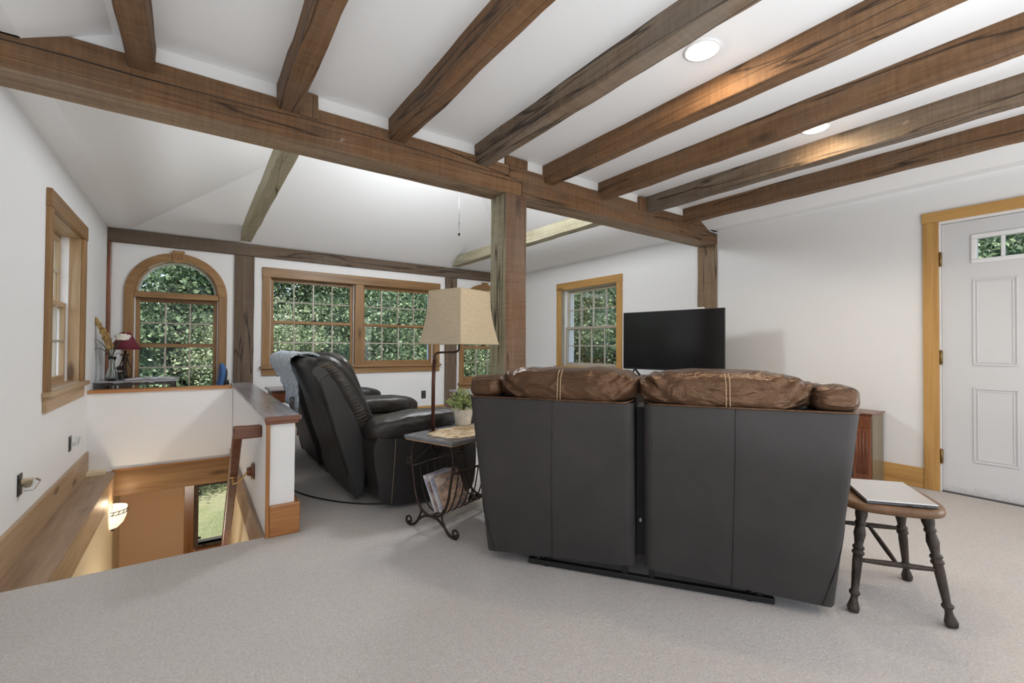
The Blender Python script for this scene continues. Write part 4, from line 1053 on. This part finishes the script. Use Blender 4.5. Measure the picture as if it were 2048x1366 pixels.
def lpt(i, z): f, t = legs[i]; return f.lerp(t, z/.43)
def stretcher(a, b, rm=.011):
    mb = MB(); n = 14; mb.tube([a.lerp(b, k/n) for k in range(n+1)], [.006+(rm-.006)*math.sin(k/n*math.pi)**.6 for k in range(n+1)], 10); mb.build('stretcher', STOOLW[0], ST)
stretcher(lpt(0, .205), lpt(1, .205)); stretcher(lpt(3, .250), lpt(2, .250))
m0, m1 = lpt(0, .205).lerp(lpt(1, .205), .5), lpt(3, .250).lerp(lpt(2, .250), .5)
stretcher(m0, m1, .010)
# laptop
q0, q1, q2 = Vector((2.269, .674, 0)), Vector((2.423, .485, 0)), Vector((2.709, .666, 0)); q3 = q0+q2-q1
LP = thing('laptop', 'closed silver laptop lying on the wooden stool', 'laptop', (q0+q2)/2+Vector((0, 0, .448)))
mb = MB(); mb.prism([p+Vector((0, 0, .448)) for p in (q0, q1, q2, q3)], (0, 0, .009)); ba = mb.build('base', M['darkgrey'], LP, bevel=.003, seg=2)
mb = MB(); mb.prism([p+Vector((0, 0, .4585)) for p in (q0, q1, q2, q3)], (0, 0, .006)); mb.build('lid', M['silver'], LP, bevel=.002, seg=2)
eu = (q1-q0).normalized(); en = Vector((eu.y, -eu.x, 0))
for a, w_ in ((.60, .022), (.82, .012)):
    mb = MB(); p = q0.lerp(q1, a)+Vector((0, 0, .4525)); mb.obox(p, (w_, .003, .004), Matrix((eu, en, Vector((0, 0, 1)))).transposed()); mb.build('port', M['black'], ba)

# ------------------------------------------------------------------ television, console and cabinet
tl, tr = Vector((3.981, 3.44, 0)), Vector((4.197, 2.37, 0)); td = (tr-tl).normalized(); tn = Vector((td.y, -td.x, 0))  # tn faces the room
if tn.x > 0: tn = -tn
TV = thing('television', 'large flat black television in front of the right wall post', 'television', (tl+tr)/2+Vector((0, 0, .78)))
RT = Matrix((td, -tn, Vector((0, 0, 1)))).transposed(); tc = (tl+tr)/2
mb = MB(); mb.obox(tc+Vector((0, 0, 1.166))-tn*.012, (1.094, .024, .632), RT); bz = mb.build('bezel', M['black'], TV, bevel=.003)
mb = MB(); mb.obox(tc+Vector((0, 0, 1.170))+tn*.001, (1.078, .003, .606), RT); mb.build('screen', M['screen'], TV)
mb = MB(); mb.obox(tc+Vector((0, 0, 1.05))-tn*.045, (.8, .05, .32), RT); mb.build('rear_housing', M['black'], TV, bevel=.01)
mb = MB(); mb.obox(tc+td*.50+Vector((0, 0, .8575))+tn*.0015, (.03, .003, .006), RT); mb.build('logo_badge', M['silver'], bz)
for sg in (-1, 1):
    c = tc+td*(sg*.40)+Vector((0, 0, 0))
    mb = MB(); zt_ = .855
    a, b, d_ = c+tn*.10+Vector((0, 0, .785)), c+Vector((0, 0, zt_)), c-tn*.10+Vector((0, 0, .785))
    for p, q in ((a, b), (b, d_)):
        dd = (q-p); R = Vector((1, 0, 0)).rotation_difference(dd).to_matrix(); mb.obox((p+q)/2, (dd.length+.012, .016, .012), R)
    mb.build('stand_foot', M['black'], TV)
mb = MB(); mb.obox(tc+td*.30+Vector((0, 0, 1.490))-tn*.012, (.10, .028, .016), RT); tag(mb.build('media_box', M['white'], bevel=.003), 'small white box on the top edge of the television', 'device')
CO = thing('tv_console', 'dark console table under the television, behind the loveseat', 'console', (4.2, 2.9, 0))
RC = RT
cc = tc+Vector((.12, .03, 0))
mb = MB(); mb.obox(cc+Vector((0, 0, .762)), (1.35, .36, .03), RC); mb.build('top', DARKW[1], CO, bevel=.004)
mb = MB(); mb.obox(cc+Vector((0, 0, .3745)), (1.28, .32, .745), RC); bd = mb.build('body', DARKW[1], CO, bevel=.004)
for k in (-.42, 0, .42):
    mb = MB(); mb.obox(cc+td*k+tn*.165+Vector((0, 0, .42)), (.39, .016, .58), RC); dd = mb.build('door', DARKW[2], CO, bevel=.004)
    mb = MB(); mb.soft(cc+td*(k+.15)+tn*.18+Vector((0, 0, .45)), (.012, .012, .012), 1, 3); mb.build('knob', M['oldbrass'], dd)
CB = thing('carved_cabinet', 'red-brown cabinet with fluted carved pilaster against the right wall beside the loveseat', 'cabinet', (4.52, 1.68, 0))
x0, x1, ya_, yb_ = 4.375, 4.665, 1.27, 2.10
mb = MB(); mb.box(x0+.012, x1, ya_, ya_+.018, 0, .55); mb.build('side_panel', OLIVE[2], CB, bevel=.002)
mb = MB(); mb.box(x0+.012, x1, yb_-.018, yb_, 0, .55); mb.build('side_panel', YTRIM[2], CB, bevel=.002)
mb = MB(); mb.box(x0-.012, x1+.004, ya_-.012, yb_+.012, .562, .575); mb.box(x0, x1+.002, ya_-.005, yb_+.005, .55, .562); mb.build('top', RED[1], CB, bevel=.003)
for y in (ya_, yb_-.12):
    mb = MB(); mb.box(x0, x0+.03, y, y+.12, .05, .55); pl = mb.build('pilaster', RED[2], CB, bevel=.003)
    for k in range(4):
        mb = MB(); yy = y+.027+k*.022; mb.tube([(x0-.001, yy, .09), (x0-.001, yy, .42)], .006, 8); mb.build('flute', RED[2], pl)
    mb = MB(); mb.box(x0-.006, x0, y+.012, y+.108, .46, .53); mb.build('carved_block', RED[2], pl, bevel=.004)
mb = MB(); mb.box(x0, x0+.03, ya_+.12, yb_-.12, .44, .55); mb.box(x0, x0+.03, ya_, yb_, 0, .05); mb.build('front_frame', RED[1], CB, bevel=.003)
mb = MB(); mb.box(x0+.02, x0+.028, ya_+.12, yb_-.12, .05, .44); mb.build('glass_front', plain('dark_blue_glass', (.035, .04, .06), .15), CB)
mb = MB(); mb.box(x1-.01, x1, ya_+.018, yb_-.018, .02, .55); mb.build('back_panel', DARKW[1], CB)

# ------------------------------------------------------------------ far tables
def small_table(name, label, x0, x1, y0, y1, h, top, body):
    t_ = thing(name, label, 'table', ((x0+x1)/2, (y0+y1)/2, 0))
    mb = MB(); mb.box(x0, x1, y0, y1, h-.022, h); mb.build('top', top, t_, bevel=.004)
    mb = MB(); mb.box(x0+.03, x1-.03, y0+.03, y1-.03, h-.16, h-.022); ap_ = mb.build('apron', body, t_, bevel=.003)
    mb = MB(); mb.soft((x0+.026, (y0+y1)/2, h-.09), (.01, .01, .01), 1, 3); mb.build('knob', M['oldbrass'], ap_)
    for x in (x0+.03, x1-.065):
        for y in (y0+.03, y1-.065): mb = MB(); mb.box(x, x+.035, y, y+.035, 0, h-.15); mb.build('leg', body, t_, bevel=.003)
    return t_
small_table('end_table', 'small red-brown end table with grey top between the recliner and far wall', .69, 1.10, 5.62, 6.02, .60, GREYED[0], RED[2])
small_table('side_table', 'dark side table with thin pale top beyond the lamp, near the centre post', 2.36, 2.90, 4.10, 4.56, .60, GREYED[0], DARKW[2])
mb = MB(); mb.soft((2.52, 4.20, .625), (.05, .05, .024), .7, 8); tag(mb.build('white_bowl', M['white']), 'small white object on the side table beyond the plant', 'bowl')

# ------------------------------------------------------------------ desk corner
DK = thing('writing_desk', 'dark slatted writing desk below the arched window', 'desk', (-.45, 6.05, 0))
x0, x1, y0, y1 = -.765, -.125, 5.80, 6.38
mb = MB(); mb.box(x0, x1, y0, y1, .712, .73); mb.build('desk_top', GREYED[0], DK, bevel=.003)
mb = MB(); mb.box(x0+.03, x1-.03, y0+.025, y0+.04, .685, .705); mb.box(x0+.03, x1-.03, y1-.04, y1-.025, .685, .705); mb.build('apron', DARKW[0], DK)
mb = MB(); mb.box(x0+.04, x1-.04, y0+.028, y1-.05, .28, .295); mb.build('lower_shelf', DARKW[0], DK)
for x in (x0+.03, x1-.07):
    for y in (y0+.03, y1-.07): mb = MB(); mb.box(x, x+.04, y, y+.04, 0, .705); mb.build('leg', DARKW[2], DK, bevel=.003)
for k in range(6):
    mb = MB(); yy = y0+.1+k*.07; mb.box(x1-.055, x1-.04, yy, yy+.03, .29, .705); mb.build('slat', DARKW[2], DK)
for k in range(5):
    mb = MB(); xx = x0+.10+k*.035; mb.box(xx, xx+.018, y0+.03, y0+.042, .29, .705); mb.build('slat', DARKW[2], DK)
for i, (x, y, r, z) in enumerate(((-.47, 6.0, .2, .731), (-.40, 5.98, -.15, .734), (-.28, 6.02, .35, .7305), (-.33, 6.1, .9, .737), (-.52, 6.12, -.4, .7305))):
    mb = MB(); R = Matrix.Rotation(r, 3, 'Z') @ Matrix.Rotation(.02+.02*i, 3, 'Y'); mb.grid(lambda u, v: Vector((x, y, z+.002+.007*math.sin(u*7+i)*(v))) + Matrix.Rotation(r, 3, 'Z') @ Vector(((u-.5)*.21, (v-.5)*.28, 0)), 10, 10)
    tag(mb.build('paper_sheet', M['paper'], solid=.0012), ['loose white paper nearest the flower vase on the desk', 'middle loose paper on the dark desk', 'loose white paper at the right end of the desk', 'crooked paper lying behind the others on the desk', 'loose white paper beside the desk lamp base'][i], 'paper', 'loose papers on the desk')
# desk lamp
lc = Vector((-.577, 6.10, .73))
DL = thing('desk_lamp', 'desk lamp with maroon cone shade and black scrolled metal stem', 'lamp', lc)
mb = MB(); mb.box(lc.x-.055, lc.x+.055, lc.y-.04, lc.y+.04, lc.z, lc.z+.012); mb.build('base', M['iron'], DL, bevel=.004)
mb = MB(); mb.lathe([(.03, .012), (.02, .05), (.012, .15), (.02, .2), (.014, .24), (.006, .3)], lc, 12)
for sg in (-1, 1): mb.tube([lc+Vector((sg*a, 0, b)) for a, b in ((.012, .24), (.03, .17), (.055, .10), (.05, .045), (.035, .015))], .005, 6); mb.soft(lc+Vector((sg*.025, 0, .25)), (.014, .008, .008), 1, 3)
mb.build('stem', M['iron'], DL)
mb = MB(); mb.lathe([(.135, .285), (.085, .37), (.042, .46), (.04, .462), (.08, .37), (.13, .285)], lc+Vector((.0, 0, .02)), 28); mb.build('shade', M['maroon'], DL)
# vase with flowers
vc = Vector((-.655, 5.90, .73))
VS = thing('flower_vase', 'clear glass vase with white rose and tan plume on the desk left end', 'vase', vc)
mb = MB(); mb.lathe([(.042, .0), (.050, .012), (.050, .04), (.036, .09), (.024, .14), (.024, .19), (.033, .235), (.030, .235), (.021, .19), (.021, .14), (.032, .09), (.045, .04), (.04, .014), (.0, .012)], vc, 24); mb.build('glass_body', M['vase'], VS)
mb = MB(); tp_ = vc+Vector((0, 0, .22))
stems = [((.0, 0, .02), (.07, -.02, .42)), ((.01, 0, .02), (-.11, .0, .56)), ((-.01, 0, .02), (.02, .01, .40))]
for a, b in stems: mb.tube(bez([vc+Vector(a), tp_, vc+Vector(b)], 6), .0022, 5)
mb.build('stems', M['stem'], VS)
mb = MB()   # plume
pb, pt_ = vc+Vector((-.015, 0, .30)), vc+Vector((-.105, 0, .60))
for k in range(420):
    t = rng.random(); p = pb.lerp(pt_, t)+Vector((-.03*t*t+rng.uniform(-.012, .012), rng.uniform(-.012, .012), 0)); a = rng.uniform(0, 6.28)
    leafquad(mb, p, Vector((math.cos(a)*.6, math.sin(a)*.6, .9))+(pt_-pb)*1.2, rng.uniform(.035, .065)*(1.2-.6*t), .20)
tag(mb.build('plume', M['plume'], VS), kind='stuff')
rc = vc+Vector((.078, -.03, .435))
for k in range(16):
    t = k/16; a = k*2.4; rr = .018+.040*t
    def pf(u, v, a=a, rr=rr, t=t):
        w = (u-.5)*1.5; r2 = rr*(1+.35*v*v); return rc+Vector((r2*math.cos(a+w*(1-.15*v)), r2*math.sin(a+w*(1-.15*v))*1, -.03+.058*v*(1-.35*t)-.006*math.sin(w*3)))
    mb = MB(); mb.grid(pf, 7, 5); mb.build('petal', M['linenw'], VS, solid=.001)
for d_, ln in (((-.13, 0, .16), 1), ((-.14, 0, .07), 1), ((.06, .01, .15), .9), ((-.06, .02, .0), .8), ((.08, 0, .0), .8), ((.03, 0, .05), .8), ((-.02, 0, .12), .9), ((.05, -.02, .09), .7)):
    b0 = vc+Vector((0, 0, .22)); b1 = b0+Vector(d_)+Vector((0, 0, .03)); mb = MB(); path = bez([b0, b0.lerp(b1, .5)+Vector((0, 0, .035)), b1], 5)
    mb.tube(path, [.002+.013*math.sin(i/len(path)*math.pi) for i in range(len(path))], 6, flat=.2); mb.build('leaf', M['darkleaf'], VS)
# small bright object and camera-like gadget beside the lamp
mb = MB(); mb.lathe([(.028, 0), (.030, .06), (.026, .061), (.024, .01), (0, .008)], (-.60, 5.96, .73), 16); tag(mb.build('glass_tumbler', M['vase']), 'short clear tumbler beside the vase on the desk', 'glass')
mb = MB(); mb.tube([(-.625, 6.2, .732), (-.625, 6.2, .80)], .02, 8); mb.soft((-.625, 6.2, .84), (.03, .025, .022), .8, 6); mb.soft((-.60, 6.2, .865), (.012, .012, .01), 1, 3); tag(mb.build('desk_ornament', M['iron']), 'small black ornament between the vase and desk lamp', 'ornament')
# office chair
CH = thing('office_chair', 'blue padded office chair, only its backrest above the low wall', 'chair', (.20, 6.0, 0))
mb = MB(); mb.soft((.262, 5.98, .735), (.030, .19, .150), .55, 12, .003, fn=lambda q: Vector((q.x-1.1*q.z*q.z+.14*q.z, q.y, q.z))); mb.build('backrest', M['bluefab'], CH)
mb = MB(); mb.soft((.292, 5.98, .715), (.014, .165, .120), .5, 10, fn=lambda q: Vector((q.x-1.1*q.z*q.z+.14*q.z, q.y, q.z))); mb.build('back_shell', M['black'], CH)
mb = MB(); mb.tube(bez([(.31, 5.98, .70), (.33, 5.98, .55), (.28, 5.98, .44), (.12, 5.98, .42)], 6), .016, 8); mb.build('back_support', M['black'], CH)
mb = MB(); mb.soft((.06, 5.98, .455), (.21, .21, .035), .5, 10); mb.build('seat', M['bluefab'], CH)
mb = MB(); mb.tube([(.08, 5.98, .43), (.08, 5.98, .10)], .022, 10); mb.build('gas_column', M['black'], CH)
for k in range(5):
    a = k*2*math.pi/5+.4; e_ = Vector((.08+.21*math.cos(a), 5.98+.21*math.sin(a), .06))
    mb = MB(); mb.tube([(.08, 5.98, .11), e_], [.02, .012], 8); lg = mb.build('base_arm', M['black'], CH)
    mb = MB(); mb.soft(e_-Vector((0, 0, .032)), (.018, .026, .026), .9, 4); mb.build('caster', M['black'], lg)

# ------------------------------------------------------------------ outlets and night lights
def outlet(F, u, z, label, d=0):
    t_ = thing('wall_outlet', label, 'outlet', F.P(u, z, 0))
    P_(F, 'cover_plate', [(u-.037, u+.037, z-.060, z+.060, -.006, 0)], M['black'], t_, .002)
    for dz in (-.025, .025):
        P_(F, 'socket', [(u-.017, u+.017, z+dz-.014, z+dz+.014, -.009, -.005)], M['darkgrey'], t_, .002)
    return t_
outlet(FF, 2.954, .336, 'black outlet on the far wall under the wide window')
outlet(FL, 3.635, .300, 'black outlet low on the left wall, nearer one')
outlet(FL, 4.885, .306, 'black outlet low on the left wall, farther one')
def night(u, z, label, up, sgn):
    t_ = thing('night_light', label, 'night light', FL.P(u, z, -.02), group=None)
    if up:
        P_(FL, 'plug_body', [(u-.020, u+.020, z-.012, z+.014, -.055, -.009)], M['plastic'], t_, .006)
        mb = MB(); mb.lathe([(.018, .0), (.022, -.010), (.014, -.03), (.012, -.033)], FL.P(u, z, -.035), 12); mb.build('socket_base', M['plastic'], t_)
        mb = MB(); pr = [(-.030, .008), (-.065, .010), (-.085, -.004), (-.060, -.055), (-.022, -.055), (-.016, -.01)]
        mb.prism([FL.P(u-.022, z+b, a) for a, b in pr], FL.U*.044); mb.build('glass_shade', M['vase'], t_, bevel=.004)
    else:
        P_(FL, 'plug_body', [(u-.016, u+.016, z-.016, z+.010, -.030, -.009)], M['vinyl'], t_, .004)
        mb = MB()
        for k in range(6): FL.box(mb, u-.026, u+.026, z-.012+k*.012, z-.003+k*.012, -.050-.002*k, -.026)
        mb.build('glass_shade', M['vase'], t_, bevel=.002)
M['plastic'] = plain('beige_plastic', (.55, .43, .28), .4)
night(3.635, .315, 'plug-in night light with faceted clear shade in the nearer left wall outlet', True, 1)
night(4.885, .300, 'plug-in night light with ribbed clear shade in the farther left wall outlet', False, 1)

# ------------------------------------------------------------------ outdoors
mb = MB(); mb.grid(lambda u, v: (-40+90*u, -30+80*v, ZL-.15+.25*noise.noise(Vector((u*9, v*9, 0)))), 40, 40)
struct(mb.build('ground', M['grass']), 'sunlit lawn outside')
def crown_mesh(seed, r, h, n, s, matn):
    g = np.random.default_rng(seed)
    k = 60
    cd = g.normal(size=(k, 3)); cd /= np.linalg.norm(cd, axis=1)[:, None]
    cen = cd*np.array([r, r, h])*(.55+.42*g.random((k, 1)))
    idx = g.integers(0, k, n); P = cen[idx]+g.normal(size=(n, 3))*np.array([.34, .34, .22])*(r/2.2)
    d = g.normal(size=(n, 3)); d[:, 2] -= .2; d /= np.linalg.norm(d, axis=1)[:, None]
    a = np.cross(d, g.normal(size=(n, 3))); a /= np.linalg.norm(a, axis=1)[:, None]
    S = s*(.6+.8*g.random((n, 1)))
    V = np.stack([P, P+d*S*.5+a*S*.30, P+d*S, P+d*S*.5-a*S*.30], 1).reshape(-1, 3)
    me = bpy.data.meshes.new('foliage'); me.vertices.add(4*n); me.vertices.foreach_set('co', V.ravel())
    me.loops.add(4*n); me.loops.foreach_set('vertex_index', np.arange(4*n)); me.polygons.add(n)
    me.polygons.foreach_set('loop_start', np.arange(n)*4); me.polygons.foreach_set('loop_total', np.full(n, 4)); me.update(); me.validate()
    me.materials.append(matn); return me
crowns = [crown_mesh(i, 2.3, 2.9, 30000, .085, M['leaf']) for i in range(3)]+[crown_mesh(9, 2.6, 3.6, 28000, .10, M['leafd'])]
tm = MB(); tm.tube(bez([(0, 0, 0), (.1, .05, 1.8), (-.05, .1, 3.6), (.1, 0, 5.5)], 5), [.16, .155, .15, .145, .14, .13, .13, .12, .12, .11, .10, .09, .08, .07, .06, .05], 8)
for k in range(7):
    a = k*2.1; z = 2.2+k*.45; tm.tube([(0, 0, z), (.7*math.cos(a), .7*math.sin(a), z+.5), (1.5*math.cos(a), 1.5*math.sin(a), z+.8)], [.05, .035, .015], 6)
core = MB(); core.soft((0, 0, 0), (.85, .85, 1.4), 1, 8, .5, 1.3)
proto = {}
def tree(x, y, z, sc_, kind, rz, label, grp):
    t_ = thing('tree', label, 'tree', (x, y, ZL-.2), rz, grp)
    if 'trunk' not in proto:
        proto['trunk'] = tm.build('trunk', M['bark'], t_, local=True).data; tk = [o for o in C.objects if o.parent == t_][-1]
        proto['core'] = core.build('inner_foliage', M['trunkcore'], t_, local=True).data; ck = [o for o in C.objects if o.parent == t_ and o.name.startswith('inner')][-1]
    else:
        tk = bpy.data.objects.new('trunk', proto['trunk']); ck = bpy.data.objects.new('inner_foliage', proto['core'])
        for o in (tk, ck): C.objects.link(o); o.parent = t_
    cr = bpy.data.objects.new('foliage', crowns[kind]); C.objects.link(cr); cr.parent = t_
    cr.location = (0, 0, z); ck.location = (0, 0, z); cr.scale = ck.scale = (sc_,)*3; tk.scale = (1, 1, max(.6, z/4))
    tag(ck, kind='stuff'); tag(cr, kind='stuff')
rt = random.Random(11)
k = 0
for row, (yy, zz, n_, s_) in enumerate(((15.2, 3.0, 10, 1.0), (18.5, 5.2, 10, 1.35))):
    for i in range(n_):
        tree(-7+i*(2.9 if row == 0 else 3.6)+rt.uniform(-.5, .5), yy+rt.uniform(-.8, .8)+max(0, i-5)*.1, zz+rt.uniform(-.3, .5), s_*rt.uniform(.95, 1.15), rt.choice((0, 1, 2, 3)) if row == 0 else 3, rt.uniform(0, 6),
             ('leafy green tree in the near row beyond the far windows' if row == 0 else 'taller dark tree in the second row beyond the far windows'), ('near trees beyond the far windows' if row == 0 else 'rear trees beyond the far windows'))
for i in range(7):
    tree(13.5+rt.uniform(-.6, .6), -4+i*3.1, 3.2+rt.uniform(-.3, .5), 1.1, rt.choice((0, 1, 3)), rt.uniform(0, 6), 'leafy tree outside the right wall window and door', 'trees outside the right wall')
for i in range(5):
    tree(17.5, -2+i*4.2, 5.4, 1.5, 3, rt.uniform(0, 6), 'taller tree in the second row outside the right wall', 'rear trees outside the right wall')
for i in range(4):
    tree(-9.5+rt.uniform(-.5, .5), 2+i*4., 3.4, 1.2, rt.choice((0, 1, 3)), rt.uniform(0, 6), 'tree outside the left wall window', 'trees outside the left wall')
